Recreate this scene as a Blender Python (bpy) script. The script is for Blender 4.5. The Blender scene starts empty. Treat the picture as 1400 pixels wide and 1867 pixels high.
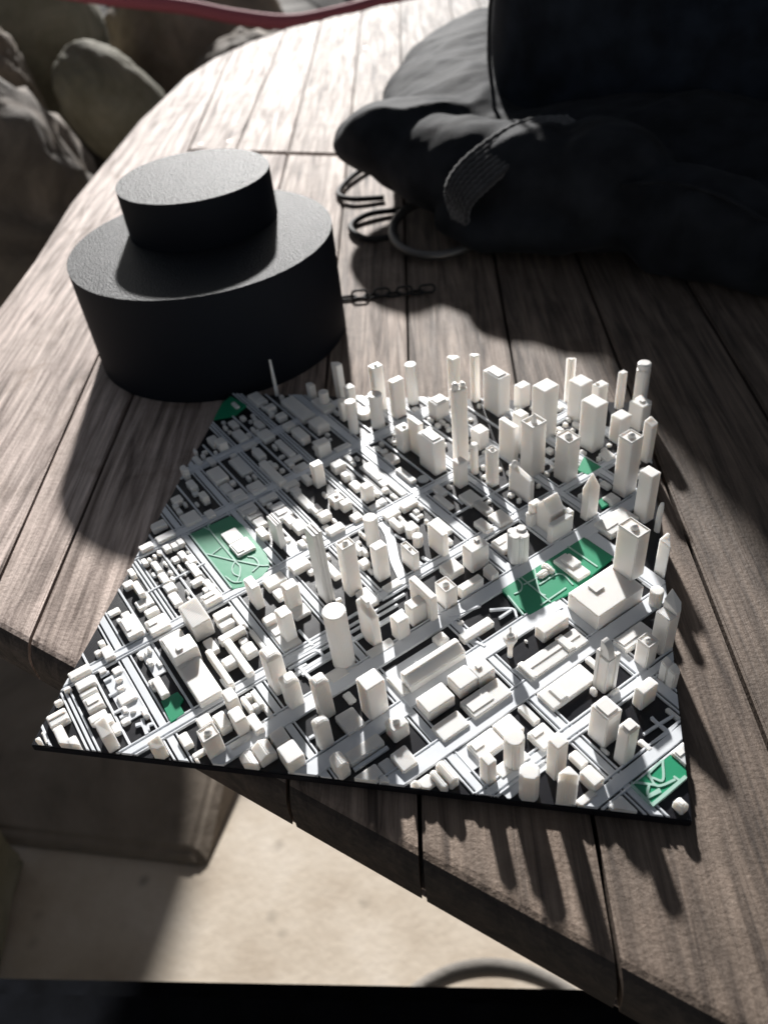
import bpy, bmesh, math, random
from mathutils import Vector, Matrix, noise

# ------------------------------------------------------------------ camera, sky, sun, exposure
scene = bpy.context.scene
C = scene.collection
cam_d = bpy.data.cameras.new('camera')
cam = bpy.data.objects.new('camera', cam_d); C.objects.link(cam)
right = Vector((0.98020, 0.17437, -0.09378)); down = Vector((0.04756, -0.66718, -0.74338)); fwd = Vector((-0.19219, 0.72420, -0.66226))
M = Matrix((right, -down, -fwd)).transposed().to_4x4(); M.translation = Vector((0.15602, -0.11607, 0.21427))
cam.matrix_world = M
cam_d.sensor_fit = 'HORIZONTAL'; cam_d.sensor_width = 36.0; cam_d.lens = 1464.65 / 1400 * 36
cam_d.clip_start = 0.005; cam_d.clip_end = 100
cam_d.dof.use_dof = True; cam_d.dof.focus_distance = 0.262; cam_d.dof.aperture_fstop = 17
scene.camera = cam

SUN_AZ = math.radians(105.5)      # where the sun stands, from +x
SUN_EL = math.radians(25.5)
world = bpy.data.worlds.new('World'); scene.world = world; world.use_nodes = True
wn = world.node_tree.nodes; wl = world.node_tree.links
sky = wn.new('ShaderNodeTexSky'); sky.sky_type = 'NISHITA'; sky.sun_disc = False
sky.sun_elevation = SUN_EL; sky.sun_rotation = math.pi / 2 - SUN_AZ
hs = wn.new('ShaderNodeHueSaturation'); hs.inputs['Saturation'].default_value = 0.4
wl.new(sky.outputs[0], hs.inputs['Color']); wl.new(hs.outputs[0], wn['Background'].inputs[0]); wn['Background'].inputs[1].default_value = 0.027
sun_d = bpy.data.lights.new('sun', 'SUN'); sun_d.energy = 5.0; sun_d.angle = math.radians(2.4); sun_d.color = (1.0, 0.98, 0.955)
sun = bpy.data.objects.new('sun', sun_d); C.objects.link(sun)
sd = Vector((math.cos(SUN_EL) * math.cos(SUN_AZ), math.cos(SUN_EL) * math.sin(SUN_AZ), math.sin(SUN_EL)))
sun.rotation_euler = sd.to_track_quat('Z', 'Y').to_euler(); sun.location = (0, 2, 2)
scene.view_settings.view_transform = 'Standard'; scene.view_settings.look = 'None'
scene.view_settings.exposure = 0.76; scene.view_settings.gamma = 1.0; scene.view_settings.use_curve_mapping = False

random.seed(7)
MM = 0.001
S2 = math.sqrt(0.5)
TOP = -0.0030            # table top height; the model's plate stands on it
FLOOR = -0.70

# ------------------------------------------------------------------ materials
def mat(name, base, rough=0.5, spec=0.5):
    m = bpy.data.materials.new(name); m.use_nodes = True
    b = m.node_tree.nodes['Principled BSDF']
    b.inputs['Base Color'].default_value = (*base, 1); b.inputs['Roughness'].default_value = rough
    b.inputs['Specular IOR Level'].default_value = spec
    return m, m.node_tree.nodes, m.node_tree.links, b
def add(nodes, t, **kw):
    n = nodes.new(t)
    for k, v in kw.items(): setattr(n, k, v)
    return n
def setin(n, **kw):
    for k, v in kw.items(): n.inputs[k.replace('_', ' ')].default_value = v
def ramp(nodes, stops):
    r = nodes.new('ShaderNodeValToRGB'); e = r.color_ramp.elements
    while len(e) < len(stops): e.new(0.5)
    for i, (p, c) in enumerate(stops): e[i].position = p; e[i].color = (*c, 1)
    return r
def print_lines(n, l, b, pitch, strength, dist, direction='DIAGONAL'):
    tc = add(n, 'ShaderNodeTexCoord')
    w = add(n, 'ShaderNodeTexWave', wave_type='BANDS', bands_direction=direction)
    mp = add(n, 'ShaderNodeMapping'); mp.inputs['Rotation'].default_value = (0, 0, math.radians(-45)); 
    l.new(tc.outputs['Object'], mp.inputs[0]); l.new(mp.outputs[0], w.inputs['Vector'])
    w.bands_direction = 'X'
    setin(w, Scale=0.314 / pitch, Distortion=0.6, Detail=1.0); w.inputs['Detail Scale'].default_value = 0.4
    nz = add(n, 'ShaderNodeTexNoise'); setin(nz, Scale=260.0, Detail=3.0); l.new(tc.outputs['Object'], nz.inputs['Vector'])
    mx = add(n, 'ShaderNodeMath', operation='ADD'); ml = add(n, 'ShaderNodeMath', operation='MULTIPLY'); ml.inputs[1].default_value = 1.6
    l.new(nz.outputs['Fac'], ml.inputs[0]); l.new(w.outputs['Fac'], mx.inputs[0]); l.new(ml.outputs[0], mx.inputs[1])
    bp = add(n, 'ShaderNodeBump'); setin(bp, Strength=strength, Distance=dist)
    l.new(mx.outputs[0], bp.inputs['Height']); l.new(bp.outputs[0], b.inputs['Normal'])
    return nz

MWHITE, n, l, b = mat('white_plastic', (0.80, 0.778, 0.745), 0.36, 0.5)
setin(b, **{'Subsurface_Weight': 0.7, 'Subsurface_Scale': 0.0030}); b.inputs['Subsurface Radius'].default_value = (1.0, 0.86, 0.74)
print_lines(n, l, b, 0.00046, 0.55, 0.00007)
MSMALL, n, l, b = mat('white_plastic_thin', (0.80, 0.778, 0.745), 0.36, 0.5)
print_lines(n, l, b, 0.00046, 0.55, 0.00007)
MROAD, n, l, b = mat('grey_plastic', (0.69, 0.715, 0.745), 0.34, 0.5)
print_lines(n, l, b, 0.00042, 0.45, 0.00004)
MBLACK, n, l, b = mat('black_plastic', (0.008, 0.008, 0.011), 0.30, 0.35)
print_lines(n, l, b, 0.00045, 0.5, 0.00006)
MGREEN, n, l, b = mat('green_plastic', (0.018, 0.26, 0.13), 0.34, 0.5)
print_lines(n, l, b, 0.00045, 0.4, 0.00004)
MPATH, n, l, b = mat('pale_green_plastic', (0.36, 0.55, 0.47), 0.4, 0.5)

MWOOD, n, l, b = mat('weathered_wood', (0.2, 0.16, 0.13), 0.5, 0.58)
tc = add(n, 'ShaderNodeTexCoord'); oi = add(n, 'ShaderNodeObjectInfo')
mrot = add(n, 'ShaderNodeMapping'); mrot.inputs['Rotation'].default_value = (0, 0, math.radians(-10)); mp = add(n, 'ShaderNodeMapping'); mp.inputs['Scale'].default_value = (1.0, 0.06, 1.0); l.new(mrot.outputs[0], mp.inputs[0])
cx = add(n, 'ShaderNodeCombineXYZ'); mr = add(n, 'ShaderNodeMath', operation='MULTIPLY'); mr.inputs[1].default_value = 9.0
l.new(oi.outputs['Random'], mr.inputs[0]); l.new(mr.outputs[0], cx.inputs[1]); l.new(mr.outputs[0], cx.inputs[2])
va = add(n, 'ShaderNodeVectorMath', operation='ADD')
l.new(tc.outputs['Object'], va.inputs[0]); l.new(cx.outputs[0], va.inputs[1]); l.new(va.outputs[0], mrot.inputs[0])
mpf = add(n, 'ShaderNodeMapping'); mpf.inputs['Scale'].default_value = (1.0, 0.03, 1.0); l.new(mrot.outputs[0], mpf.inputs[0])
g1 = add(n, 'ShaderNodeTexNoise'); setin(g1, Scale=400.0, Detail=6.0, Roughness=0.68, Distortion=0.2); l.new(mpf.outputs[0], g1.inputs['Vector'])
g2 = add(n, 'ShaderNodeTexNoise'); setin(g2, Scale=120.0, Detail=7.0, Roughness=0.62, Distortion=1.6); l.new(mp.outputs[0], g2.inputs['Vector'])
g3 = add(n, 'ShaderNodeTexNoise'); setin(g3, Scale=26.0, Detail=8.0, Roughness=0.68, Distortion=0.4); l.new(va.outputs[0], g3.inputs['Vector'])
g4 = add(n, 'ShaderNodeTexNoise'); setin(g4, Scale=140.0, Detail=3.0, Roughness=0.5, Distortion=0.6); l.new(mpf.outputs[0], g4.inputs['Vector'])
g5 = add(n, 'ShaderNodeTexNoise'); setin(g5, Scale=640.0, Detail=4.0, Roughness=0.6); l.new(va.outputs[0], g5.inputs['Vector'])
r1 = ramp(n, [(0.28, (0.10, 0.083, 0.075)), (0.42, (0.20, 0.172, 0.158)), (0.56, (0.28, 0.247, 0.232)), (0.72, (0.37, 0.333, 0.317))]); l.new(g1.outputs['Fac'], r1.inputs[0])
r2 = ramp(n, [(0.34, (0.40, 0.35, 0.32)), (0.47, (0.95, 0.91, 0.88)), (0.64, (1.5, 1.46, 1.42))]); l.new(g2.outputs['Fac'], r2.inputs[0])
r3 = ramp(n, [(0.32, (0.66, 0.60, 0.55)), (0.46, (1.0, 0.98, 0.97)), (0.68, (1.25, 1.22, 1.22))]); l.new(g3.outputs['Fac'], r3.inputs[0])
r4 = ramp(n, [(0.27, (0.25, 0.21, 0.19)), (0.33, (1.0, 1.0, 1.0))]); l.new(g4.outputs['Fac'], r4.inputs[0])
def mul(c1, c2):
    m_ = add(n, 'ShaderNodeMix', data_type='RGBA', blend_type='MULTIPLY'); m_.inputs[0].default_value = 1.0; l.new(c1, m_.inputs[6]); l.new(c2, m_.inputs[7]); return m_.outputs[2]
mk = add(n, 'ShaderNodeMapping'); mk.inputs['Scale'].default_value = (1.0, 0.42, 1.0); l.new(mrot.outputs[0], mk.inputs[0])
vk = add(n, 'ShaderNodeTexVoronoi'); setin(vk, Scale=8.5); l.new(mk.outputs[0], vk.inputs['Vector'])
rk = ramp(n, [(0.0, (0.22, 0.17, 0.14)), (0.035, (0.42, 0.35, 0.31)), (0.05, (0.95, 0.92, 0.9)), (0.062, (0.66, 0.60, 0.56)), (0.085, (1.0, 1.0, 1.0))]); l.new(vk.outputs['Distance'], rk.inputs[0])
col = mul(mul(mul(mul(mul(rk.outputs[0], r1.outputs[0]), r2.outputs[0]), r3.outputs[0]), r4.outputs[0]), oi.outputs['Color'])
l.new(col, b.inputs['Base Color'])
rr = add(n, 'ShaderNodeMapRange'); setin(rr, From_Min=0.3, From_Max=0.75, To_Min=0.82, To_Max=0.66); l.new(g2.outputs['Fac'], rr.inputs[0]); l.new(rr.outputs[0], b.inputs['Roughness'])
def madd(a_, k_, c_):
    m_ = add(n, 'ShaderNodeMath', operation='MULTIPLY_ADD'); m_.inputs[1].default_value = k_; l.new(a_, m_.inputs[0]); l.new(c_, m_.inputs[2]); return m_.outputs[0]
ht = madd(g2.outputs['Fac'], 0.8, madd(r4.outputs[0], 0.5, madd(g5.outputs['Fac'], 0.7, g1.outputs['Fac'])))
bp = add(n, 'ShaderNodeBump'); setin(bp, Strength=0.6, Distance=0.0009); l.new(ht, bp.inputs['Height']); l.new(bp.outputs[0], b.inputs['Normal'])

MWOODEDGE = MWOOD.copy(); MWOODEDGE.name = 'wood_edge_painted_shade'
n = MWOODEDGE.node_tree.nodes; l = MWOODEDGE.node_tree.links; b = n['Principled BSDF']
src = b.inputs['Base Color'].links[0].from_socket; dk = add(n, 'ShaderNodeMix', data_type='RGBA', blend_type='MULTIPLY'); dk.inputs[0].default_value = 1.0; dk.inputs[7].default_value = (0.13, 0.115, 0.11, 1)  # shade of the table rim multiplied into the wood colour
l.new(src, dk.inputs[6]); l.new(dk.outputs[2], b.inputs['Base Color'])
MCYL, n, l, b = mat('rough_black_plastic', (0.006, 0.0078, 0.0115), 0.54, 0.34)
tc = add(n, 'ShaderNodeTexCoord'); nz = add(n, 'ShaderNodeTexNoise'); setin(nz, Scale=1000.0, Detail=2.0, Roughness=0.6); l.new(tc.outputs['Object'], nz.inputs['Vector'])
bp = add(n, 'ShaderNodeBump'); setin(bp, Strength=1.0, Distance=0.0018); l.new(nz.outputs['Fac'], bp.inputs['Height']); l.new(bp.outputs[0], b.inputs['Normal'])

MCYLSIDE, n, l, b = mat('black_plastic_wall', (0.007, 0.009, 0.014), 0.7, 0.14)
def cloth(name, base, rough, scale, dist, sheen=0.4):
    m, n, l, b = mat(name, base, rough, 0.06)
    tc = add(n, 'ShaderNodeTexCoord'); nz = add(n, 'ShaderNodeTexNoise'); setin(nz, Scale=scale, Detail=4.0); l.new(tc.outputs['Object'], nz.inputs['Vector'])
    n2 = add(n, 'ShaderNodeTexNoise'); setin(n2, Scale=scale * 0.03, Detail=5.0); l.new(tc.outputs['Object'], n2.inputs['Vector'])
    rm = ramp(n, [(0.3, tuple(c * 0.6 for c in base)), (0.7, tuple(c * 1.5 for c in base))]); l.new(n2.outputs['Fac'], rm.inputs[0]); l.new(rm.outputs[0], b.inputs['Base Color'])
    bp = add(n, 'ShaderNodeBump'); setin(bp, Strength=0.5, Distance=dist); l.new(nz.outputs['Fac'], bp.inputs['Height']); l.new(bp.outputs[0], b.inputs['Normal'])
    setin(b, **{'Sheen_Weight': sheen, 'Sheen_Roughness': 0.45})
    return m
MCLOTH = cloth('black_cloth', (0.017, 0.0185, 0.022), 0.75, 1500.0, 0.0005, 0.04)
MBAG = cloth('dark_bag_cloth', (0.013, 0.017, 0.025), 0.6, 1800.0, 0.0003, 0.05)
MRIB = cloth('ribbed_knit', (0.035, 0.034, 0.036), 0.8, 2200.0, 0.0006, 0.6)
MMETAL, n, l, b = mat('dull_dark_metal', (0.16, 0.15, 0.14), 0.45, 0.5); setin(b, Metallic=0.8)
MSHADOWLEG, n, l, b = mat('black_shadow_shapes_and_legs', (0.022, 0.021, 0.021), 0.7, 0.25)  # black of the modelled shadow shapes and of the seat legs
MHOSE, n, l, b = mat('faded_red_hose', (0.36, 0.10, 0.125), 0.75, 0.2)

def stone(name, c0, c1, c2, scale=7.0, bump=0.005, rough=0.85):
    m, n, l, b = mat(name, c1, rough, 0.3)
    tc = add(n, 'ShaderNodeTexCoord')
    n1 = add(n, 'ShaderNodeTexNoise'); setin(n1, Scale=scale, Detail=10.0, Roughness=0.65, Distortion=0.5); l.new(tc.outputs['Object'], n1.inputs['Vector'])
    rm = ramp(n, [(0.3, c0), (0.5, c1), (0.72, c2)]); l.new(n1.outputs['Fac'], rm.inputs[0]); l.new(rm.outputs[0], b.inputs['Base Color'])
    n2 = add(n, 'ShaderNodeTexNoise'); setin(n2, Scale=scale * 4, Detail=8.0, Roughness=0.7); l.new(tc.outputs['Object'], n2.inputs['Vector'])
    bp = add(n, 'ShaderNodeBump'); setin(bp, Strength=0.6, Distance=bump); l.new(n2.outputs['Fac'], bp.inputs['Height']); l.new(bp.outputs[0], b.inputs['Normal'])
    return m
MROCK = stone('brown_grey_rock', (0.05, 0.042, 0.036), (0.15, 0.127, 0.106), (0.34, 0.28, 0.235))
MPALE = stone('pale_grey_rock', (0.085, 0.07, 0.055), (0.19, 0.155, 0.122), (0.34, 0.28, 0.225))
MKERB = stone('grey_kerb_stone', (0.12, 0.11, 0.10), (0.20, 0.185, 0.165), (0.28, 0.26, 0.235))
MMOSS = stone('greenish_rock', (0.10, 0.092, 0.062), (0.19, 0.178, 0.128), (0.30, 0.28, 0.215), 9.0, 0.004)
MDARK = stone('dark_earth', (0.02, 0.017, 0.014), (0.05, 0.042, 0.035), (0.09, 0.075, 0.06))
# concrete floor with sparse stains
MFLOOR, n, l, b = mat('beige_concrete', (0.5, 0.43, 0.34), 0.75, 0.3)
tc = add(n, 'ShaderNodeTexCoord')
n1 = add(n, 'ShaderNodeTexNoise'); setin(n1, Scale=9.0, Detail=9.0, Roughness=0.6); l.new(tc.outputs['Object'], n1.inputs['Vector'])
rm = ramp(n, [(0.3, (0.43, 0.355, 0.275)), (0.5, (0.56, 0.485, 0.395)), (0.7, (0.66, 0.59, 0.505))]); l.new(n1.outputs['Fac'], rm.inputs[0])
vo = add(n, 'ShaderNodeTexVoronoi'); setin(vo, Scale=26.0); l.new(tc.outputs['Object'], vo.inputs['Vector'])
sp = add(n, 'ShaderNodeMapRange'); setin(sp, From_Min=0.06, From_Max=0.26, To_Min=0.45, To_Max=1.0); l.new(vo.outputs['Distance'], sp.inputs[0])
n3 = add(n, 'ShaderNodeTexNoise'); setin(n3, Scale=16.0, Detail=2.0); l.new(tc.outputs['Object'], n3.inputs['Vector'])
gt = add(n, 'ShaderNodeMapRange'); setin(gt, From_Min=0.47, From_Max=0.62, To_Min=0.0, To_Max=0.8); l.new(n3.outputs['Fac'], gt.inputs[0])
mx = add(n, 'ShaderNodeMix', data_type='RGBA', blend_type='MULTIPLY'); l.new(gt.outputs[0], mx.inputs[0]); l.new(rm.outputs[0], mx.inputs[6]); l.new(sp.outputs[0], mx.inputs[7])
l.new(mx.outputs[2], b.inputs['Base Color'])
n4 = add(n, 'ShaderNodeTexNoise'); setin(n4, Scale=120.0, Detail=6.0); l.new(tc.outputs['Object'], n4.inputs['Vector'])
bp = add(n, 'ShaderNodeBump'); setin(bp, Strength=0.3, Distance=0.002); l.new(n4.outputs['Fac'], bp.inputs['Height']); l.new(bp.outputs[0], b.inputs['Normal'])

MRAMP = stone('brown_concrete', (0.17, 0.14, 0.11), (0.27, 0.225, 0.18), (0.36, 0.30, 0.245), 9.0, 0.004)
# ------------------------------------------------------------------ helpers
def link(name, bm, m, parent=None, smooth=False):
    me = bpy.data.meshes.new(name); bm.normal_update(); bm.to_mesh(me); bm.free()
    me.materials.append(m)
    if smooth:
        for p in me.polygons: p.use_smooth = True
    o = bpy.data.objects.new(name, me); C.objects.link(o)
    if parent: o.parent = parent
    return o
def empty(name, loc=(0, 0, 0)):
    o = bpy.data.objects.new(name, None); o.empty_display_size = 0.02; C.objects.link(o); o.location = loc
    return o
def tag(o, label=None, cat=None, group=None, kind=None):
    if label: o['label'] = label
    if cat: o['category'] = cat
    if group: o['group'] = group
    if kind: o['kind'] = kind
    return o
def prism(bm, pts, z0, z1):
    """pts: list of (x,y); z1 a number or a list of heights, one for each point"""
    n = len(pts); zz = z1 if isinstance(z1, (list, tuple)) else [z1] * n
    lo = [bm.verts.new((x, y, z0)) for x, y in pts]; hi = [bm.verts.new((x, y, z)) for (x, y), z in zip(pts, zz)]
    bm.faces.new(lo[::-1]); top = bm.faces.new(hi)
    for i in range(n): bm.faces.new((lo[i], lo[(i + 1) % n], hi[(i + 1) % n], hi[i]))
    return top
def clip_poly(pts, a, b_, c):
    """keep the side a*x+b*y<=c"""
    out = []
    for i in range(len(pts)):
        p, q = pts[i], pts[(i + 1) % len(pts)]
        dp, dq = a * p[0] + b_ * p[1] - c, a * q[0] + b_ * q[1] - c
        if dp <= 0: out.append(p)
        if dp * dq < 0:
            t = dp / (dp - dq); out.append((p[0] + t * (q[0] - p[0]), p[1] + t * (q[1] - p[1])))
    return out
def tube(bm, pts, r, seg=10, closed=False):
    P = [Vector(p) for p in pts]; rings = []; n = len(P); up = Vector((0, 0, 1))
    for i, p in enumerate(P):
        t = (P[(i + 1) % n] - P[i - 1]) if closed else (P[min(i + 1, n - 1)] - P[max(i - 1, 0)])
        t.normalize(); s = t.cross(up)
        if s.length < 1e-4: s = t.cross(Vector((1, 0, 0)))
        s.normalize(); u = s.cross(t)
        rad = r[i] if isinstance(r, (list, tuple)) else r
        rings.append([bm.verts.new(p + s * rad * math.cos(2 * math.pi * k / seg) + u * rad * math.sin(2 * math.pi * k / seg)) for k in range(seg)])
    for i in range(n if closed else n - 1):
        A, B = rings[i], rings[(i + 1) % n]
        for k in range(seg): bm.faces.new((A[k], A[(k + 1) % seg], B[(k + 1) % seg], B[k]))
    if not closed: bm.faces.new(rings[0][::-1]); bm.faces.new(rings[-1])
def spline(pts, k=8):
    P = [Vector(p) for p in pts]; P = [2 * P[0] - P[1]] + P + [2 * P[-1] - P[-2]]; out = []
    for i in range(1, len(P) - 2):
        for s in range(k):
            t = s / k
            out.append(0.5 * (2 * P[i] + (P[i + 1] - P[i - 1]) * t + (2 * P[i - 1] - 5 * P[i] + 4 * P[i + 1] - P[i + 2]) * t * t + (3 * P[i] - 3 * P[i + 1] + P[i + 2] - P[i - 1]) * t ** 3))
    out.append(P[-2]); return out

# ------------------------------------------------------------------ the setting: floor and ramp
bm = bmesh.new()
bmesh.ops.create_grid(bm, x_segments=2, y_segments=2, size=15.0)
floor = link('floor', bm, MFLOOR); floor.location = (0, 0, FLOOR); tag(floor, kind='structure')
bm = bmesh.new()      # low concrete ramp that rises away from the viewer
v = [bm.verts.new(c) for c in ((-1.6, 0.215, 0), (-0.205, 0.248, 0), (-0.16, 0.9, 0), (-1.6, 0.9, 0), (-1.6, 0.9, 0.145), (-0.245, 0.9, 0.145), (-1.6, 0.235, 0.014), (-0.226, 0.262, 0.014))]
for f in ((0, 3, 2, 1), (0, 1, 7, 6), (6, 7, 5, 4), (1, 2, 5, 7), (0, 6, 4, 3), (2, 3, 4, 5)): bm.faces.new([v[i] for i in f])
bmesh.ops.bevel(bm, geom=bm.edges[:], offset=0.006, segments=2, affect='EDGES')
ramp_o = link('ramp', bm, MRAMP); ramp_o.location = (0, 0, FLOOR); tag(ramp_o, kind='structure')
bm = bmesh.new(); prism(bm, [(-0.394, 0.09), (-0.432, 0.232), (-1.2, 0.20), (-1.2, -0.5), (-0.30, -0.5)], FLOOR, FLOOR + 0.30)
bmesh.ops.recalc_face_normals(bm, faces=bm.faces[:]); bmesh.ops.subdivide_edges(bm, edges=bm.edges[:], cuts=6, use_grid_fill=True)
for v in bm.verts: v.co += Vector((1, 1, 0.6)) * 0.008 * noise.noise(v.co * 14)
bmesh.ops.bevel(bm, geom=[e for e in bm.edges if len(e.link_faces) == 2 and e.calc_face_angle(0) > 0.9], offset=0.008, segments=2, affect='EDGES')
tag(link('stone_block', bm, MMOSS), 'rough greenish stone block at the lower left edge of the photo', 'block')
# rounded joint ring let into the floor
bm = bmesh.new()
tube(bm, [(0.145 + 0.135 * math.cos(t), 0.06 + 0.135 * math.sin(t), FLOOR - 0.003) for t in [math.radians(10 + i * 5) for i in range(33)]], 0.008, 10)
tag(link('floor_kerb', bm, MKERB, smooth=True), kind='structure')

# ------------------------------------------------------------------ the wooden table
table = tag(empty('wooden_table', (0.1, 0.4, FLOOR)), 'weathered grey-brown plank table carrying the white city model', 'table')
def tchild(o): o.parent = table; o.matrix_parent_inverse = Matrix.Translation(table.location).inverted(); return o
OUT = [(-0.165, 0.135), (-0.153, 0.096), (-0.121, 0.0745), (0.45, -0.148), (0.75, -0.05), (0.75, 1.35), (0.2, 1.33), (-0.02, 1.245), (-0.102, 1.172), (-0.157, 1.118), (-0.211, 1.071), (-0.244, 1.004), (-0.266, 0.928), (-0.273, 0.844), (-0.254, 0.672), (-0.223, 0.468), (-0.197, 0.359), (-0.183, 0.28), (-0.172, 0.19)]
SEAMS = [(-0.0386, -0.2196), (-0.0175, -0.178), (0.035, -0.184), (0.085, -0.180), (0.125, -0.168), (0.174, -0.150), (0.229, -0.165), (0.283, -0.165), (0.337, -0.165), (0.391, -0.165), (0.445, -0.165), (0.52, -0.165), (0.6, -0.165), (0.7, -0.165)]
def seg_dist(p, a, b_):
    a, b_, p = Vector(a), Vector(b_), Vector(p); d = b_ - a; t = max(0, min(1, (p - a).dot(d) / d.length_squared)); return (a + d * t - p).length
def plank(pts, thick, rim=0.0080, gap=0.0009, tone=1.0):
    bm = bmesh.new(); top = prism(bm, pts, TOP - thick, TOP)
    def rim_d(m_): return min(seg_dist((m_.x, m_.y), OUT[i], OUT[(i + 1) % len(OUT)]) for i in range(len(OUT)))
    def top_edges(): return [e for e in bm.edges if e.verts[0].co.z > TOP - 1e-5 and e.verts[1].co.z > TOP - 1e-5]
    rimE = [e for e in top_edges() if rim_d((e.verts[0].co + e.verts[1].co) / 2) < 0.002]
    if rimE: bmesh.ops.bevel(bm, geom=rimE, offset=rim, segments=7, affect='EDGES', profile=0.5, loop_slide=False)
    seamE = [e for e in top_edges() if len(e.link_faces) == 2 and e.calc_face_angle(0) > 1.0]
    if seamE: bmesh.ops.bevel(bm, geom=seamE, offset=gap, segments=2, affect='EDGES')
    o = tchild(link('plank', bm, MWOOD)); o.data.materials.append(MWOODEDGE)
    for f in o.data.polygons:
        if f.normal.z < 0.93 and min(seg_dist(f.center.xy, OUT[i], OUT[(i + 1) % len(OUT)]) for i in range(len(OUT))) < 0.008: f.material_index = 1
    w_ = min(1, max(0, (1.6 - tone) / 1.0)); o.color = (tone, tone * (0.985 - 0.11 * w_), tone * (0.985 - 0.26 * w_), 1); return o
G = 0.0007
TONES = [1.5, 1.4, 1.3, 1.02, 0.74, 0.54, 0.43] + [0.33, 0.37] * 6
XS = 0.554; XM = -0.19      # cross joint: y = XS + XM*x
bounds = [None] + SEAMS + [None]
for i in range(len(bounds) - 1):
    lo, hi = bounds[i], bounds[i + 1]
    poly = OUT[:]
    if lo: poly = clip_poly(poly, -1, lo[1], -(lo[0] + G))
    if hi: poly = clip_poly(poly, 1, -hi[1], hi[0] - G)
    if len(poly) < 3: continue
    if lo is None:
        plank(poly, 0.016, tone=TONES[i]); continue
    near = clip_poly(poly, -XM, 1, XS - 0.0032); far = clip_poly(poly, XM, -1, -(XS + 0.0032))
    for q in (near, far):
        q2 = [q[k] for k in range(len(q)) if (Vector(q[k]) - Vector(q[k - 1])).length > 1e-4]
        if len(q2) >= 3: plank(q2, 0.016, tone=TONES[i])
for (x, y) in ((-0.1255, 0.985), (-0.104, 0.975), (-0.0735, 0.93), (-0.16, 0.60), (-0.135, 0.605)):
    bm = bmesh.new(); prism(bm, [(x + 0.0026 * math.cos(t * math.pi / 6), y + 0.0026 * math.sin(t * math.pi / 6)) for t in range(12)], TOP - 0.002, TOP + 0.0004)
    bmesh.ops.bevel(bm, geom=[e for e in bm.edges if e.verts[0].co.z > TOP and e.verts[1].co.z > TOP], offset=0.0006, segments=2, affect='EDGES'); tchild(link('screw', bm, MMETAL))
# the rail that runs under the rim
bm = bmesh.new()
cen = Vector((0.2, 0.55))
rail_o = [tuple(Vector(p) + (cen - Vector(p)).normalized() * 0.0018) for p in OUT]; rail_i = [tuple(Vector(p) + (cen - Vector(p)).normalized() * 0.05) for p in OUT]
nO = len(OUT)
vo_t = [bm.verts.new((x, y, TOP - 0.0162)) for x, y in rail_o]; vo_b = [bm.verts.new((x, y, TOP - 0.0195)) for x, y in rail_o]
vi_t = [bm.verts.new((x, y, TOP - 0.0162)) for x, y in rail_i]; vi_b = [bm.verts.new((x, y, TOP - 0.0195)) for x, y in rail_i]
for i in range(nO):
    j = (i + 1) % nO
    bm.faces.new((vo_t[i], vo_b[i], vo_b[j], vo_t[j])); bm.faces.new((vi_t[j], vi_b[j], vi_b[i], vi_t[i]))
    bm.faces.new((vo_t[j], vi_t[j], vi_t[i], vo_t[i])); bm.faces.new((vo_b[i], vi_b[i], vi_b[j], vo_b[j]))
bmesh.ops.recalc_face_normals(bm, faces=bm.faces[:])
bmesh.ops.bevel(bm, geom=[e for e in bm.edges if all(v in set(vo_t + vo_b) for v in e.verts)], offset=0.0012, segments=2, affect='EDGES')
tchild(link('rail', bm, MWOOD))
bm = bmesh.new(); prism(bm, [(x * 0.985 + 0.004, y * 0.97 + 0.018) for x, y in OUT], TOP - 0.0240, TOP - 0.0164)
tchild(link('under_board', bm, MWOOD))
for (x, y) in ((0.5, 0.1), (0.55, 1.1), (0.05, 1.05)):
    bm = bmesh.new(); prism(bm, [(x - 0.035, y - 0.035), (x + 0.035, y - 0.035), (x + 0.035, y + 0.035), (x - 0.035, y + 0.035)], FLOOR, TOP - 0.0196)
    bmesh.ops.bevel(bm, geom=bm.edges[:], offset=0.004, segments=2, affect='EDGES'); tchild(link('leg', bm, MWOOD))

# ------------------------------------------------------------------ boulders beyond the table
def boulder(name, c, r, rot, seed, m, label, amp=0.13, freq=1.3, flat=0.0):
    bm = bmesh.new(); bmesh.ops.create_icosphere(bm, subdivisions=5, radius=1.0)
    off = Vector((seed * 7.3, seed * 3.1, seed * 5.7))
    for v in bm.verts:
        d = v.co.normalized()
        k = 1 + amp * noise.fractal(d * freq + off, 1.0, 2.1, 5) + 0.05 * noise.fractal(d * freq * 5 + off, 1.0, 2.0, 4) * (amp / 0.13)
        v.co = d * k
        v.co.x *= r[0]; v.co.y *= r[1]; v.co.z *= r[2]
    bmesh.ops.rotate(bm, verts=bm.verts[:], cent=(0, 0, 0), matrix=Matrix.Rotation(rot[0], 3, 'X') @ Matrix.Rotation(rot[1], 3, 'Y') @ Matrix.Rotation(rot[2], 3, 'Z'))
    o = link(name, bm, m, smooth=True); o.location = c
    return tag(o, label, 'rock', 'rocks piled beyond the table')
boulder('boulder', (-0.725, 0.92, -0.36), (0.27, 0.20, 0.37), (0, 0.1, 0.2), 1, MROCK, 'large dark boulder with a pale ragged crest beside the table edge', 0.16, 1.5)
boulder('boulder', (-0.61, 1.30, -0.15), (0.080, 0.09, 0.115), (0.1, -0.6, 0.3), 2, MMOSS, 'smooth egg-shaped greenish stone leaning behind the big boulder', 0.07, 1.4)
boulder('boulder', (-0.95, 1.62, -0.10), (0.17, 0.16, 0.20), (0.2, 0.2, 0.1), 3, MMOSS, 'mossy rounded stone at the top edge of the photo', 0.06, 1.3)
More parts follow.
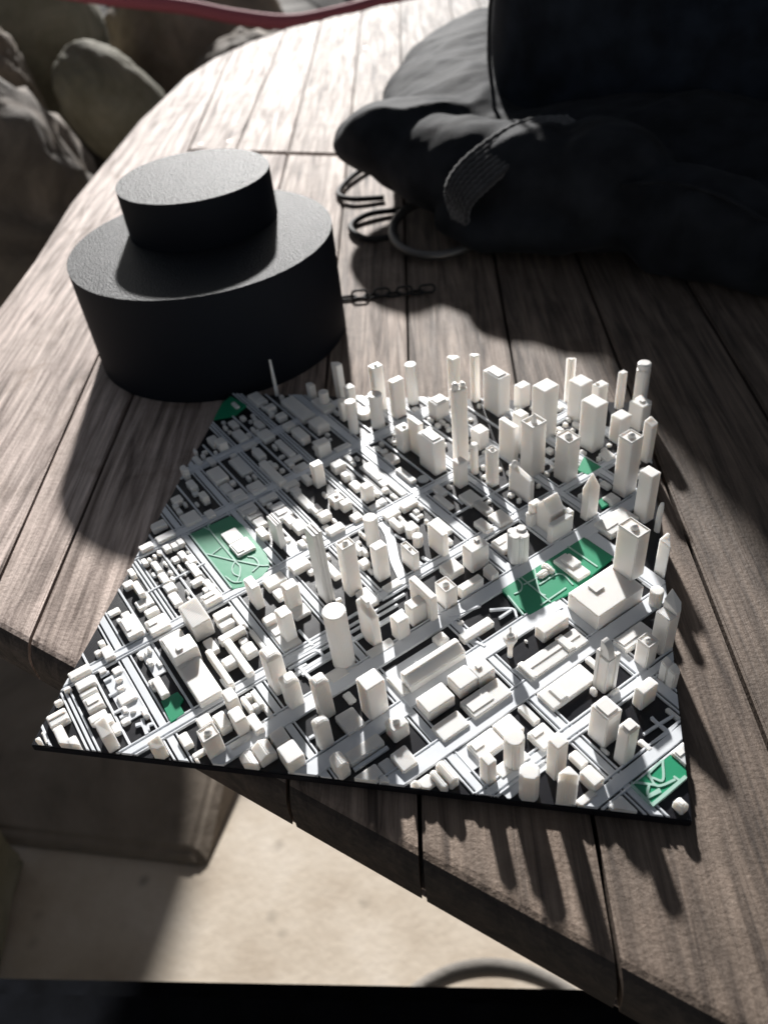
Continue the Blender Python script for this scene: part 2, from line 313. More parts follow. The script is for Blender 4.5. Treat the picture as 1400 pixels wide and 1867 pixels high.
boulder('boulder', (-1.10, 1.25, -0.16), (0.17, 0.15, 0.22), (0.0, 0.3, 0.5), 4, MPALE, 'rough brown rock in the upper left corner', 0.14, 1.9)
boulder('boulder', (-0.47, 1.66, -0.29), (0.18, 0.16, 0.18), (0.3, 0.1, 0.7), 5, MPALE, 'grey-brown rock behind the far rounded table corner', 0.11, 1.6)
boulder('boulder', (-0.70, 1.95, -0.22), (0.22, 0.2, 0.24), (0.1, 0.0, 0.2), 6, MPALE, 'dim rock just under the pink hose', 0.11, 1.5)
boulder('boulder', (-0.15, 1.95, -0.30), (0.26, 0.2, 0.22), (0.0, 0.1, 0.4), 7, MPALE, 'low dark rock behind the far plank ends', 0.10, 1.5)
boulder('boulder', (-1.35, 1.85, -0.25), (0.35, 0.25, 0.36), (0.0, 0.1, 0.4), 8, MPALE, 'furthest dark rock behind the rough brown one', 0.10, 1.5)
boulder('boulder', (-0.44, 1.18, -0.50), (0.11, 0.13, 0.20), (0.0, 0.1, 0.4), 9, MROCK, 'small shaded rock wedged between the table and the egg-shaped stone', 0.10, 1.5)
boulder('boulder', (-0.86, 1.28, -0.12), (0.10, 0.09, 0.13), (0.0, 0.4, 0.4), 12, MPALE, 'rough pale rock between the big boulder and the mossy rounded stone', 0.12, 1.6)
boulder('boulder', (-0.46, 1.44, -0.36), (0.10, 0.09, 0.14), (0.2, 0.1, 0.9), 14, MPALE, 'rounded grey rock between the egg-shaped stone and the hose', 0.10, 1.4)
bm = bmesh.new(); bmesh.ops.create_grid(bm, x_segments=60, y_segments=40, size=1.0)
for v in bm.verts:
    v.co.x = v.co.x * 3.0 - 0.9; v.co.y = v.co.y * 2.2 + 3.2
    d = min(1, max(0, (v.co.y - 1.05) / 0.9)); v.co.z = -0.02 + 0.45 * d * (0.8 + 0.5 * noise.fractal(v.co * 1.7, 1.0, 2.0, 5)) + 0.05 * noise.noise(v.co * 6)
bank = link('rock_bank', bm, MDARK, smooth=True); bank.location = (0, 0, FLOOR); tag(bank, kind='structure')

bm = bmesh.new(); tube(bm, spline([(-0.78, 1.27, 0.06), (-0.559, 1.25, 0.024), (-0.427, 1.25, 0.003), (-0.342, 1.25, -0.016), (-0.265, 1.25, -0.028), (-0.195, 1.25, -0.024), (-0.092, 1.25, -0.007), (0.05, 1.26, 0.03), (0.3, 1.3, 0.06)], 10), 0.0105, 14)
tag(link('hose', bm, MHOSE, smooth=True), 'faded red hose looping along the far end of the table', 'hose')

# ------------------------------------------------------------------ black stepped stand
stand = tag(empty('stepped_stand', (-0.024, 0.264, TOP)), 'black two-tier round stand with a grainy skin behind the city model', 'stand')
def drum(name, r, h, z, parent, off=(0, 0)):
    bm = bmesh.new(); prism(bm, [(off[0] + r * math.cos(2 * math.pi * i / 128), off[1] + r * math.sin(2 * math.pi * i / 128)) for i in range(128)], z, z + h)
    bmesh.ops.bevel(bm, geom=[e for e in bm.edges if abs(e.verts[0].co.z - e.verts[1].co.z) < 1e-6], offset=0.0011, segments=3, affect='EDGES')
    o = link(name, bm, MCYL, parent)
    o.data.materials.append(MCYLSIDE)
    for p in o.data.polygons:
        p.use_smooth = abs(p.normal.z) < 0.5
        if p.use_smooth: p.material_index = 1
    return o
drum('lower_tier', 0.0685, 0.056, 0.0001, stand); drum('upper_tier', 0.040, 0.0245, 0.0561, stand, (-0.006, 0.022))
BUILD = [
('slope',12.9,19.4,19.6,23.4,8.3,0),
('box',-12.1,-8.1,19.5,25.9,3.0,0),
('box',-7.7,-5.5,19.3,25.1,2.2,0),
('box',-3.6,2.0,19.4,25.0,3.0,0),
('box',3.7,7.0,18.5,24.4,2.5,0),
('box',6.6,10.5,22.2,25.2,2.6,0),
('box',10.8,15.0,23.3,25.8,2.0,0),
('box',-17.9,-14.4,18.9,26.3,3.0,0),
('box',-13.4,-11.9,15.6,18.1,2.0,0),
('box',-10.1,-8.4,11.4,13.9,2.2,0),
('box',-4.8,-2.5,7.5,13.7,3.2,0),
('box',-2.7,0.1,7.5,13.7,2.8,0),
('box',1.0,10.2,7.8,10.9,3.0,0),
('box',7.9,13.0,10.4,13.2,3.2,0),
('pyr',0.8,4.0,2.1,3.6,2.5,0),
('box',-1.9,3.3,4.3,5.1,1.2,0),
('box',11.4,15.1,33.4,35.2,2.5,0),
('box',0.8,5.6,29.0,34.8,1.6,0),
('box',-11.5,-8.2,31.7,34.8,1.2,0),
('slope',28.0,32.1,30.5,34.6,6.0,0),
('box',3.1,12.1,40.9,43.9,3.0,0),
('box',2.1,6.5,39.9,42.3,2.0,0),
('knob',37.0,42.2,44.0,49.6,10.2,0),
('box',27.8,32.1,46.1,50.6,4.0,0),
('box',30.0,36.3,50.9,54.7,4.0,0),
('box',35.1,40.7,54.9,58.9,8.6,0),
('box',27.5,32.9,56.6,60.2,9.0,0),
('ring',29.0,36.0,61.3,66.5,3.5,0),
('box',36.8,43.8,59.2,62.4,3.5,0),
('box',40.8,43.4,50.8,58.1,1.5,0),
('box',28.4,33.9,39.1,42.3,2.2,0),
('box',36.8,38.8,40.0,44.7,1.5,0),
('dome',39.3,41.4,39.9,41.1,2.0,0),
('gable',47.5,53.9,55.5,61.2,3.2,0),
('gable',47.8,53.7,51.2,55.2,3.0,0),
('slope',47.3,52.6,62.0,66.9,3.6,0),
('box',39.5,42.5,63.3,64.0,1.2,0),
('box',35.3,42.7,65.6,67.4,1.0,0),
('box',54.5,61.6,61.2,66.9,6.3,0),
('hip',47.0,51.5,78.9,83.6,17.4,0),
('hip',57.4,60.8,72.7,77.3,13.1,0),
('box',55.3,61.3,90.5,97.4,16.4,0),
('wedge',53.7,61.7,81.8,88.5,2.3,0),
('gable',67.1,72.2,71.9,75.9,6.5,0),
('box',66.5,70.7,76.9,89.1,2.5,0),
('road',71.2,72.4,77.0,89.3,0.9,0),
('knob',66.9,71.9,91.9,97.6,6.3,0),
('box',74.4,79.3,75.2,82.9,2.0,0),
('slope',75.5,82.4,87.5,93.1,2.6,0),
('box',74.5,81.2,83.5,87.4,0.9,0),
('box',78.7,82.0,80.9,83.0,2.0,0),
('box',47.1,51.8,88.5,91.3,0.9,0),
('box',75.0,81.5,103.2,113.4,2.0,0),
('box',86.4,93.1,107.7,117.5,2.2,0),
('box',86.3,93.1,117.7,125.0,2.6,0),
('cyl',151.5,11.7,3.03,14.4,12),
('box',96.8,101.2,109.1,120.3,1.4,0),
('box',95.9,100.1,104.8,108.0,11.2,0),
('gable',86.9,94.3,95.7,98.8,3.6,0),
('gable',87.3,93.9,93.2,95.4,2.6,0),
('box',86.4,90.5,89.3,93.5,1.3,0),
('slope',86.5,88.8,86.5,89.1,2.4,0),
('cyl',156.2,2.6,3.01,12.5,8),
('box',106.2,110.4,120.8,125.1,16.7,0),
('box',115.5,119.8,115.7,119.9,16.8,0),
('box',113.9,119.8,126.4,130.6,4.2,0),
('box',118.5,121.0,120.4,127.0,1.5,0),
('box',107.2,112.6,128.8,131.9,2.0,0),
('box',94.8,102.1,124.1,130.7,2.6,0),
('box',86.0,93.5,128.3,131.0,2.0,0),
('step',104.9,111.5,139.0,145.0,14.8,0),
('step',115.2,119.1,138.9,143.4,17.1,0),
('box',110.8,113.9,138.1,139.4,1.0,0),
('box',124.5,130.2,152.2,158.0,2.0,0),
('hip',135.2,138.6,140.4,143.2,2.6,0),
('box',124.9,131.1,126.6,131.8,1.5,0),
('box',116.0,120.5,148.0,149.9,1.2,0),
('box',140.3,141.1,139.7,141.2,1.2,0),
('box',125.2,126.2,125.1,126.2,1.0,0),
('fin',93.6,98.1,153.2,158.0,17.0,0),
('knob',94.9,99.8,169.6,174.3,11.1,0),
('peak',94.1,99.5,177.9,184.3,17.7,0),
('box',105.5,109.1,157.3,164.0,8.3,0),
('box',86.2,91.9,169.4,182.6,2.6,0),
('slope',104.2,107.0,170.2,173.0,8.2,0),
('slope',107.2,110.0,170.0,173.0,7.9,0),
('box',85.4,89.9,157.6,159.9,1.6,0),
('box',113.6,118.8,162.7,164.3,1.2,0),
('dome',94.8,97.2,150.1,151.5,2.5,0),
('dome',99.4,100.9,153.9,157.3,2.0,0),
('box',67.3,71.8,152.7,164.2,5.0,0),
('box',74.2,81.3,138.1,164.0,2.0,0),
('box',74.0,80.8,155.3,158.5,3.0,0),
('box',74.0,81.5,138.9,141.2,2.8,0),
('box',85.9,93.4,136.3,155.0,2.0,0),
('box',87.1,92.8,139.9,143.3,2.6,0),
('tower_pod',148.1,51.0,1.5,9.2,20),
('box',67.0,68.5,148.3,149.0,1.2,0),
('box',65.0,71.8,117.4,124.9,5.2,0),
('box',66.2,72.3,124.7,131.4,5.0,0),
('box',73.6,81.1,115.5,130.8,2.4,0),
('box',65.4,72.3,104.7,115.0,4.8,0),
('shed',55.3,60.8,106.2,128.7,5.5,0),
('box',51.2,60.3,103.1,106.2,2.0,0),
('box',36.4,41.2,115.7,120.6,9.8,0),
('box',34.1,38.6,123.4,133.2,9.0,0),
('box',28.8,41.6,129.5,132.3,12.5,0),
('sail',28.4,37.7,108.3,111.1,14.6,0),
('box',37.6,41.8,103.9,114.1,1.2,0),
('hip',47.4,51.6,124.6,129.2,2.0,0),
('box',52.4,56.0,132.1,145.1,2.4,0),
('box',47.3,48.8,135.6,137.8,1.5,0),
('cyl',93.6,43.1,3.84,25.7,28),
('box',36.7,42.7,88.0,99.0,1.0,0),
('box',12.4,17.5,85.2,89.6,13.8,0),
('box',3.3,6.8,82.9,87.7,3.0,0),
('box',7.0,20.1,82.5,89.6,1.2,0),
('box',1.0,5.5,93.5,98.7,11.5,0),
('box',4.7,10.4,92.8,99.1,1.5,0),
('hip',27.5,33.8,71.9,77.2,17.4,0),
('hip',37.3,42.3,72.7,77.7,12.9,0),
('box',-10.3,-3.5,84.5,87.9,11.0,0),
('slope',-15.6,-4.0,60.7,67.9,7.8,0),
('box',-10.6,23.2,49.8,58.1,4.0,0),
('box',-2.2,5.1,50.1,58.9,8.5,0),
('box',-1.7,5.2,61.9,65.4,2.0,0),
('box',-9.4,-5.1,69.9,76.2,3.5,0),
('box',-9.2,1.7,75.3,77.4,3.0,0),
('box',-6.5,-1.6,69.5,75.0,2.8,0),
('box',4.6,22.7,60.4,62.6,4.0,0),
('box',0.9,4.0,66.8,76.4,3.0,0),
('box',10.7,14.8,63.3,69.5,3.0,0),
('box',4.3,22.3,67.3,70.1,3.4,0),
('box',9.8,14.9,71.1,75.4,3.0,0),
('box',4.7,15.0,76.9,78.5,2.2,0),
('box',-20.7,-15.4,70.0,77.0,3.0,0),
('box',-36.1,-32.1,61.5,65.5,2.0,0),
('box',-30.6,-23.6,61.1,64.4,2.0,0),
('box',-25.2,-22.4,72.7,77.3,2.0,0),
('box',-29.4,-26.5,67.4,68.3,1.5,0),
('box',-25.4,-22.4,66.6,67.5,1.5,0),
('box',-29.6,-19.0,41.5,47.3,3.0,0),
('box',-22.5,-15.2,48.8,56.4,3.0,0),
('box',-28.4,-25.3,50.9,55.8,2.4,0),
('box',-35.6,-30.8,49.8,53.2,1.6,0),
('box',-47.5,-44.0,49.7,53.5,2.2,0),
('box',-43.8,-35.6,52.4,55.0,3.6,0),
('box',-38.7,-31.2,53.1,56.0,1.0,0),
('box',-21.3,-15.3,31.6,35.3,2.6,0),
('box',-25.9,-23.2,32.1,34.3,2.0,0),
('box',-22.3,-19.8,29.5,31.7,2.0,0),
('box',-11.8,-9.1,41.3,42.7,2.0,0),
('box',-11.5,-9.1,43.6,44.5,2.0,0),
('box',-12.1,-9.5,45.2,46.3,2.0,0),
('box',-6.6,-3.9,42.8,44.7,2.2,0),
('box',-4.8,-1.7,45.2,46.9,1.2,0),
('box',-38.4,-35.3,39.9,44.4,1.0,0),
('box',-71.7,-67.4,70.9,77.1,2.5,0),
('box',-63.4,-59.4,69.8,77.5,2.2,0),
('box',-62.3,-59.0,62.2,67.7,2.5,0),
('box',-56.8,-53.0,70.0,72.8,2.0,0),
('box',-55.9,-52.5,73.1,75.6,2.0,0),
('box',-56.3,-52.5,75.6,78.4,2.0,0),
('box',-49.4,-44.5,73.3,75.8,2.0,0),
('box',-44.9,-39.8,74.6,77.8,2.2,0),
('box',-42.4,-32.2,73.5,76.4,2.0,0),
('box',-55.2,-51.5,60.2,62.2,2.0,0),
('box',-54.6,-52.5,62.6,63.9,1.8,0),
('box',-55.1,-52.9,65.1,66.2,1.8,0),
('box',-56.0,-53.5,67.2,68.5,1.8,0),
('box',-51.0,-44.6,62.7,65.1,2.0,0),
('box',-42.8,-36.6,62.2,65.1,2.3,0),
('box',-42.8,-40.5,66.5,67.8,1.6,0),
('box',-39.1,-36.6,65.6,67.0,1.6,0),
('box',-35.6,-31.5,61.6,65.6,2.2,0),
('box',-49.1,-46.0,67.0,67.9,1.5,0),
('box',-43.5,-39.3,70.5,71.6,1.5,0),
('box',-38.2,-36.5,70.7,71.5,1.2,0),
('box',-29.5,-26.8,67.5,68.2,1.5,0),
('box',-48.8,-46.8,76.9,77.6,1.2,0),
('box',-31.5,-28.6,70.7,75.5,2.0,0),
('box',-28.3,-21.6,74.3,77.0,2.2,0),
('box',-52.7,-48.0,53.8,56.0,2.6,0),
('box',-47.6,-39.8,91.5,98.1,2.0,0),
('box',-39.4,-31.3,91.1,99.1,2.2,0),
('box',-96.3,-91.1,95.6,98.3,5.0,0),
('box',-87.1,-80.8,94.1,97.4,3.0,0),
('box',-75.1,-69.8,94.8,97.7,4.0,0),
('box',-64.6,-59.6,91.9,95.7,2.0,0),
('box',-69.1,-61.2,82.9,89.9,2.0,0),
('box',-81.2,-77.0,84.5,88.8,3.0,0),
('box',-78.2,-75.2,83.6,85.8,2.0,0),
('box',-74.2,-70.6,83.4,85.5,2.0,0),
('box',-103.0,-96.0,104.4,106.7,2.0,0),
('box',-108.0,-103.9,106.4,107.9,3.0,0),
('box',-97.7,-92.3,108.6,111.3,2.0,0),
('box',-103.8,-98.0,116.6,120.6,5.0,0),
('box',-110.5,-103.3,115.2,119.3,3.0,0),
('box',-87.8,-77.5,104.2,110.6,3.0,0),
('box',-75.8,-69.3,104.6,108.7,2.0,0),
('box',-68.6,-60.8,104.9,111.4,2.0,0),
('box',-89.9,-75.9,115.8,121.3,1.5,0),
('box',-74.1,-70.9,116.4,118.1,2.0,0),
('box',-73.4,-70.0,119.0,120.4,2.0,0),
('box',-68.0,-60.4,113.5,119.9,2.2,0),
('box',-88.1,-80.6,126.8,130.7,2.6,0),
('box',-77.2,-58.2,124.8,128.4,3.2,0),
('box',-87.0,-72.4,138.1,141.3,2.6,0),
('box',-72.7,-69.6,134.8,142.7,1.6,0),
('box',-65.1,-61.6,134.7,137.7,1.6,0),
('box',-107.6,-98.1,126.4,131.1,2.2,0),
('box',-95.9,-92.5,125.3,132.2,1.5,0),
('box',-98.7,-90.5,135.1,140.8,2.6,0),
('box',-108.1,-102.0,138.1,141.7,2.0,0),
('box',-57.0,-51.2,103.6,110.9,2.2,0),
('box',-51.0,-46.1,104.3,110.4,2.6,0),
('box',-45.2,-40.4,104.8,109.4,2.6,0),
('box',-57.2,-53.0,113.6,121.3,1.6,0),
('box',-49.3,-46.0,115.0,120.4,2.2,0),
('box',-44.3,-38.7,113.8,120.2,2.6,0),
('box',-116.9,-110.6,129.1,132.5,1.8,0),
('flute',-33.1,-25.6,106.8,109.6,12.2,0),
('box',-39.7,-33.6,103.1,106.6,3.0,0),
('box',-45.6,-41.4,105.0,109.4,2.6,0),
('box',-52.1,-46.1,104.8,110.4,2.6,0),
('box',-48.7,-45.0,114.6,120.2,2.4,0),
('box',-44.5,-38.5,113.7,117.7,2.6,0),
('box',-38.6,-33.1,115.2,118.9,2.8,0),
('box',-34.4,-27.5,116.0,120.3,2.6,0),
('box',-23.8,-19.4,112.9,115.5,2.0,0),
('box',-13.8,-9.2,103.3,111.1,3.0,0),
('box',-13.2,-7.7,92.0,100.0,3.0,0),
('box',-6.5,-1.4,92.4,95.8,2.2,0),
('box',-9.7,2.7,113.9,117.0,2.2,0),
('box',-22.0,-17.6,124.9,132.0,2.6,0),
('box',-22.7,-18.3,136.8,141.0,2.2,0),
('box',-47.7,-36.9,126.1,129.5,2.2,0),
('box',-37.3,-31.9,126.9,130.7,3.0,0),
('flute',4.0,10.2,105.6,109.5,33.3,0),
('knob',8.2,13.0,114.1,119.6,23.7,0),
('box',13.4,22.3,115.8,120.5,2.0,0),
('box',-30.8,-27.0,126.8,131.7,3.5,0),
('box',-36.1,-30.9,135.4,140.4,4.2,0),
('box',-30.7,-27.1,137.2,141.5,3.9,0),
('cyl',93.0,99.9,2.75,13.8,16),
('box',9.7,13.8,126.4,131.5,16.3,0),
('box',16.9,20.6,125.1,132.3,1.5,0),
('knob',10.1,18.2,139.1,141.9,8.9,0),
('box',-14.6,-10.8,147.2,154.0,2.2,0),
('box',-9.4,-2.3,146.9,149.5,3.2,0),
('box',-5.5,0.4,149.2,151.8,3.2,0),
('box',-3.3,1.8,151.9,153.9,3.0,0),
('box',-14.3,-10.8,155.4,163.0,2.6,0),
('box',-12.9,-8.0,134.6,135.7,2.0,0),
('box',-7.2,-2.2,128.0,130.3,2.6,0),
('box',-4.3,0.1,129.4,131.2,2.4,0),
('box',1.2,5.2,124.9,128.7,2.6,0),
('box',-22.9,-19.6,146.1,153.5,1.6,0),
('box',0.8,10.5,160.4,163.5,2.0,0),
('cyl',106.8,105.0,1.88,4.5,14),
('cyl',110.3,100.6,2.04,5.0,14),
('box',9.7,19.3,151.9,154.7,11.6,0),
('box',26.1,32.0,155.2,163.3,10.5,0),
('box',36.5,39.8,144.4,154.2,4.6,0),
('slope',34.9,40.1,157.5,161.0,3.4,0),
('box',23.2,29.8,146.5,153.4,3.0,0),
('knob',33.7,40.1,136.9,142.0,9.1,0),
('box',-29.9,-25.9,147.3,151.8,7.8,0),
('star',148.2,95.9,3.77,13.5,8),
('box',25.7,32.6,169.2,179.0,3.0,0),
('box',12.6,20.3,171.6,175.8,2.6,0),
('box',4.2,12.3,178.9,182.3,2.2,0),
('box',13.2,21.1,178.3,184.8,2.2,0),
('gable_hi',26.9,35.0,190.1,197.5,9.7,0),
('box',25.2,28.1,186.9,192.5,6.9,0),
('box',25.0,27.8,188.2,192.7,11.0,0),
('box',36.7,39.5,187.1,197.6,8.8,0),
('box',34.9,38.1,196.8,199.6,9.0,0),
('box',47.2,59.9,180.3,186.6,2.4,0),
('dome',47.8,50.8,171.0,176.0,2.0,0),
('dome',45.9,51.3,175.4,177.8,2.4,0),
('box',48.7,55.0,182.2,186.9,3.2,0),
('cyl',160.0,80.5,1.66,1.0,16),
('cyl',155.0,75.4,1.64,0.9,16),
('box',65.4,79.4,169.5,191.0,7.8,0),
('knob',66.6,75.3,189.2,195.3,20.2,7.8),
('box',47.9,53.8,221.2,226.2,22.8,0),
('domecyl',199.1,115.4,1.33,14.0,18),
('slope',72.3,77.4,204.9,209.1,15.3,0),
('mast',71.2,71.9,207.2,209.3,14.0,0),
('cyl',195.4,77.8,2.38,7.6,9),
('box',43.0,51.8,205.3,220.3,2.8,0),
('spire',35.3,38.7,206.0,211.8,14.6,0),
('box',34.1,39.3,219.0,224.2,2.0,0),
('slope',14.1,19.5,237.6,242.4,2.2,0),
('box',11.8,16.9,227.7,228.8,1.0,0),
('box',9.6,13.7,230.3,232.2,1.0,0),
('box',-16.7,-9.3,228.3,236.8,25.6,0),
('box',1.8,10.3,238.2,245.2,22.9,0),
('box',-16.0,-8.7,248.9,256.4,19.3,0),
('box',-14.2,-9.8,261.9,267.9,12.2,0),
('box',-26.7,-22.5,256.8,261.5,22.9,0),
('box',-6.8,-4.0,269.4,272.7,18.7,0),
('capcyl',196.4,196.0,3.12,23.2,16),
('box',5.8,13.2,263.6,270.4,12.7,0),
('box',7.9,13.7,250.2,256.6,13.0,0),
('knob',32.3,38.8,226.5,233.2,27.0,0),
('slope',25.5,29.8,249.3,253.3,18.7,0),
('knob',10.5,18.0,215.7,222.2,20.6,0),
('crown',-0.8,6.2,207.6,215.2,25.9,0),
('box',-14.8,-5.4,208.3,211.2,19.1,0),
('box',-14.5,-9.3,215.3,220.1,19.1,0),
('knob',-4.4,0.0,192.1,195.9,17.6,0),
('ridge',4.9,17.1,196.4,199.2,11.3,0),
('step',-32.5,-21.4,179.4,185.4,16.7,0),
('box',-48.3,-42.8,178.4,183.7,11.9,0),
('box',-43.9,-35.7,182.2,185.0,17.2,0),
('prong',-22.8,-19.1,189.8,195.9,38.8,0),
('box',-12.8,-8.2,181.8,186.3,12.6,0),
('box',-62.3,-57.8,218.5,222.9,23.5,0),
('box',-55.3,-51.9,226.1,229.5,24.6,0),
('step',-46.6,-35.6,226.6,233.2,20.0,0),
('box',-38.2,-33.6,237.7,243.6,11.4,0),
('box',-28.5,-22.5,204.2,209.8,8.9,0),
('step',-59.0,-52.1,204.0,211.6,8.6,0),
('capcyl',127.7,145.7,1.79,15.0,14),
('box',-15.5,-8.5,172.2,176.0,1.6,0),
('box',-11.1,-0.5,169.9,173.0,1.4,0),
('box',-3.8,4.0,177.3,183.6,2.2,0),
('box',3.8,11.6,178.9,182.6,2.2,0),
('box',-34.4,-23.0,167.7,170.9,2.2,0),
('box',-45.4,-39.0,169.3,173.8,2.2,0),
('cyl',106.8,139.7,2.56,0.5,18),
('box',-68.7,-63.8,148.4,154.6,7.2,0),
('box',-51.4,-47.7,137.0,141.6,11.6,0),
('box',-54.6,-50.0,147.8,153.3,3.9,0),
('box',-46.5,-42.8,148.0,151.0,3.3,0),
('box',-40.0,-34.2,147.7,151.6,2.0,0),
('box',-65.5,-62.0,156.0,163.9,1.6,0),
('box',-57.8,-52.3,156.5,159.0,1.6,0),
('box',-47.5,-29.3,158.0,163.4,1.0,0),
('box',-29.8,-19.6,160.5,163.3,1.0,0),
('box',-57.9,-54.1,125.6,132.3,2.2,0),
('box',-53.0,-49.7,126.5,130.5,2.4,0),
('box',-49.8,-36.5,126.2,129.6,2.2,0),
('box',-57.4,-51.7,134.4,137.5,2.6,0),
('box',-66.3,-61.5,135.1,141.7,1.6,0),
('box',-88.0,-77.8,147.6,152.0,4.0,0),
('box',-23.5,-20.1,150.2,153.8,1.8,0),
('hip',-88.4,-79.5,156.9,163.5,3.9,0),
('box',-113.8,-92.1,156.3,163.3,3.0,0),
('box',-105.0,-100.5,148.4,152.9,3.0,0),
('box',-95.9,-91.1,147.2,152.0,3.0,0),
('box',-130.6,-119.3,146.7,152.6,2.0,0),
('box',-130.3,-124.3,137.6,139.8,2.0,0),
('box',-114.2,-109.8,147.8,152.3,3.5,0),
('box',-104.0,-91.2,167.5,174.2,2.6,0),
('box',-111.1,-106.7,169.9,173.0,7.9,0),
('cyl',52.3,191.3,2.43,8.4,14),
('mast',-123.8,-121.8,158.6,160.2,20.3,0),
('box',-101.7,-96.4,180.3,183.6,19.5,0),
('box',-88.4,-84.2,178.0,181.8,13.7,0),
('box',-84.7,-81.3,171.6,175.3,10.7,0),
('cyl',70.7,171.1,2.38,17.1,14),
('cyl',73.0,183.5,3.29,3.3,20),
('cyl',80.8,176.9,3.16,17.3,20),
('box',-80.1,-75.9,187.4,193.0,24.1,0),
('box',-69.6,-65.9,190.6,197.0,19.9,0),
('cyl',94.2,196.2,2.81,20.9,8),
]
PLAZA = [(-9.5, 12.0, 28.0, 35.6), (-15.0, 0.9, 42.5, 46.9), (85.5, 93.4, 103.5, 118.0), (101.6, 106.6, 106.6, 113.9), (48.5, 61.2, 103.5, 128.6), (99.1, 106.1, 114.2, 122.5), (100.6, 103.3, 173.6, 179.3), (73.7, 79.8, 197.4, 202.7), (73.6, 81.9, 137.0, 162.4), (62.4, 71.5, 72.1, 73.8), (-26.7, -19.6, 107.5, 112.4)]
PARKS = [[(18.1, 98.3), (31.2, 110.4), (37.9, 105.3), (52.2, 90.1), (54.9, 86.1), (55.7, 82.0), (54.5, 78.3), (49.4, 72.4), (44.9, 70.7)], [(143.4, 79.3), (172.0, 108.5), (182.5, 99.0), (167.9, 80.7), (153.8, 68.5), (149.9, 71.7)], [(184.4, 8.9), (195.6, 19.2), (196.8, 18.9), (199.6, 16.1), (199.6, 12.9), (189.5, 2.7)], [(37.0, 20.1), (38.9, 22.3), (41.2, 24.3), (44.0, 22.1), (43.7, 19.7), (46.5, 16.7), (43.3, 12.8)], [(0.7, 177.2), (-0.2, 188.7), (2.8, 196.4), (13.2, 189.2), (9.9, 180.8)], [(169.7, 148.4), (172.3, 157.4), (179.2, 151.0), (173.8, 145.6)], [(177.5, 129.4), (179.1, 131.4), (182.0, 128.3), (178.9, 125.8)]]
PATHS = [([(24.1,104.8),(25.3,101.4),(41.0,85.5),(44.5,82.1),(45.8,77.6)],0.55),([(22.2,102.6),(25.4,101.1)],0.5),([(28.5,87.9),(41.6,85.0),(42.6,85.1),(51.8,83.5),(55.6,83.8)],0.55),([(41.6,85.0),(41.6,81.3),(43.1,78.4),(46.1,77.1)],0.5),([(45.7,87.7),(48.7,87.2),(51.5,83.7),(50.1,80.0)],0.5),([(31.3,87.9),(33.6,91.9)],0.4),([(40.3,76.8),(44.3,74.2),(47.7,74.5)],0.5),([(45.9,74.1),(45.8,77.6)],0.5),([(18.2,98.0),(44.7,71.2)],0.6),([(149.7,85.9),(160.5,74.9)],0.5),([(154.5,90.3),(156.5,79.7),(158.8,77.7)],0.5),([(156.4,82.7),(163.4,88.7),(168.1,83.7)],0.5),([(166.1,103.0),(176.6,93.3)],0.6),([(157.3,73.1),(165.7,82.0)],0.5),([(148.6,85.1),(150.4,82.2),(150.0,79.1),(147.9,77.4)],0.5),([(151.0,82.2),(157.4,87.4)],0.5),([(145.8,76.5),(151.6,68.3)],0.6),([(193.4,17.2),(193.1,11.0),(190.9,11.0),(189.2,12.1),(192.9,16.7)],0.7),([(189.2,12.4),(190.7,9.2),(192.6,9.1),(196.4,11.4)],0.7),([(185.4,9.2),(191.3,9.0)],0.7),([(189.1,8.7),(188.7,5.7),(192.0,7.9)],0.7),([(188.4,4.8),(192.2,7.3)],0.7),([(184.4,8.4),(189.3,3.1)],0.8),([(189.5,2.7),(199.4,12.7)],1.0),([(196.0,12.3),(197.7,11.0)],0.7),([(188.7,25.4),(192.0,28.3),(197.9,33.1)],0.8),([(191.1,22.9),(195.4,26.4),(198.5,30.1)],0.8),([(191.3,31.7),(192.9,29.8),(196.5,26.2)],0.9),([(191.4,31.2),(196.5,26.6)],0.9),([(11.7,27.5),(13.9,29.8)],0.9),([(14.0,25.7),(15.7,27.5)],0.9),([(18.3,20.3),(20.2,22.4)],1.0),([(23.1,14.3),(24.8,16.0)],0.9),([(25.6,12.7),(27.5,14.2)],0.9),([(32.1,10.5),(34.2,11.1),(37.2,7.9)],1.2),([(34.5,11.1),(33.3,13.2)],1.0),([(37.0,9.3),(36.3,11.0),(37.6,11.9)],0.9),([(75.1,54.1),(81.6,47.9)],0.9),([(74.3,42.5),(83.6,51.1),(85.3,52.5)],0.9),([(76.3,40.2),(82.2,45.4),(85.0,45.3),(87.0,42.6),(86.6,41.3)],0.9),([(78.1,37.2),(81.5,40.0)],0.9),([(79.5,38.5),(84.3,34.2)],1.1),([(81.0,35.5),(86.6,41.3),(89.4,44.0)],0.9),([(100.7,104.6),(105.0,101.6)],0.8),([(111.9,90.6),(113.6,89.2)],1.0),([(113.0,93.3),(115.9,91.4)],1.0),([(105.0,116.8),(108.7,113.1)],1.0),([(178.4,143.1),(180.7,140.2)],0.8),([(156.6,154.6),(159.6,151.1)],0.9),([(157.5,146.3),(159.9,149.0)],0.8),([(126.6,65.0),(136.6,71.3)],0.8),([(140.0,69.5),(147.6,70.7),(149.4,67.2)],0.8),([(143.5,66.1),(147.3,70.1)],0.8),([(136.5,55.1),(139.7,53.4)],0.9),([(54.2,30.8),(55.9,29.0),(57.7,27.6)],0.9),([(89.3,12.4),(90.6,13.6)],0.9)]
CURVE = [(94.1, 111.8), (96.5, 108.3), (98.8, 104.0), (101.0, 97.1), (103.0, 91.0), (105.7, 85.6), (108.4, 80.4)]

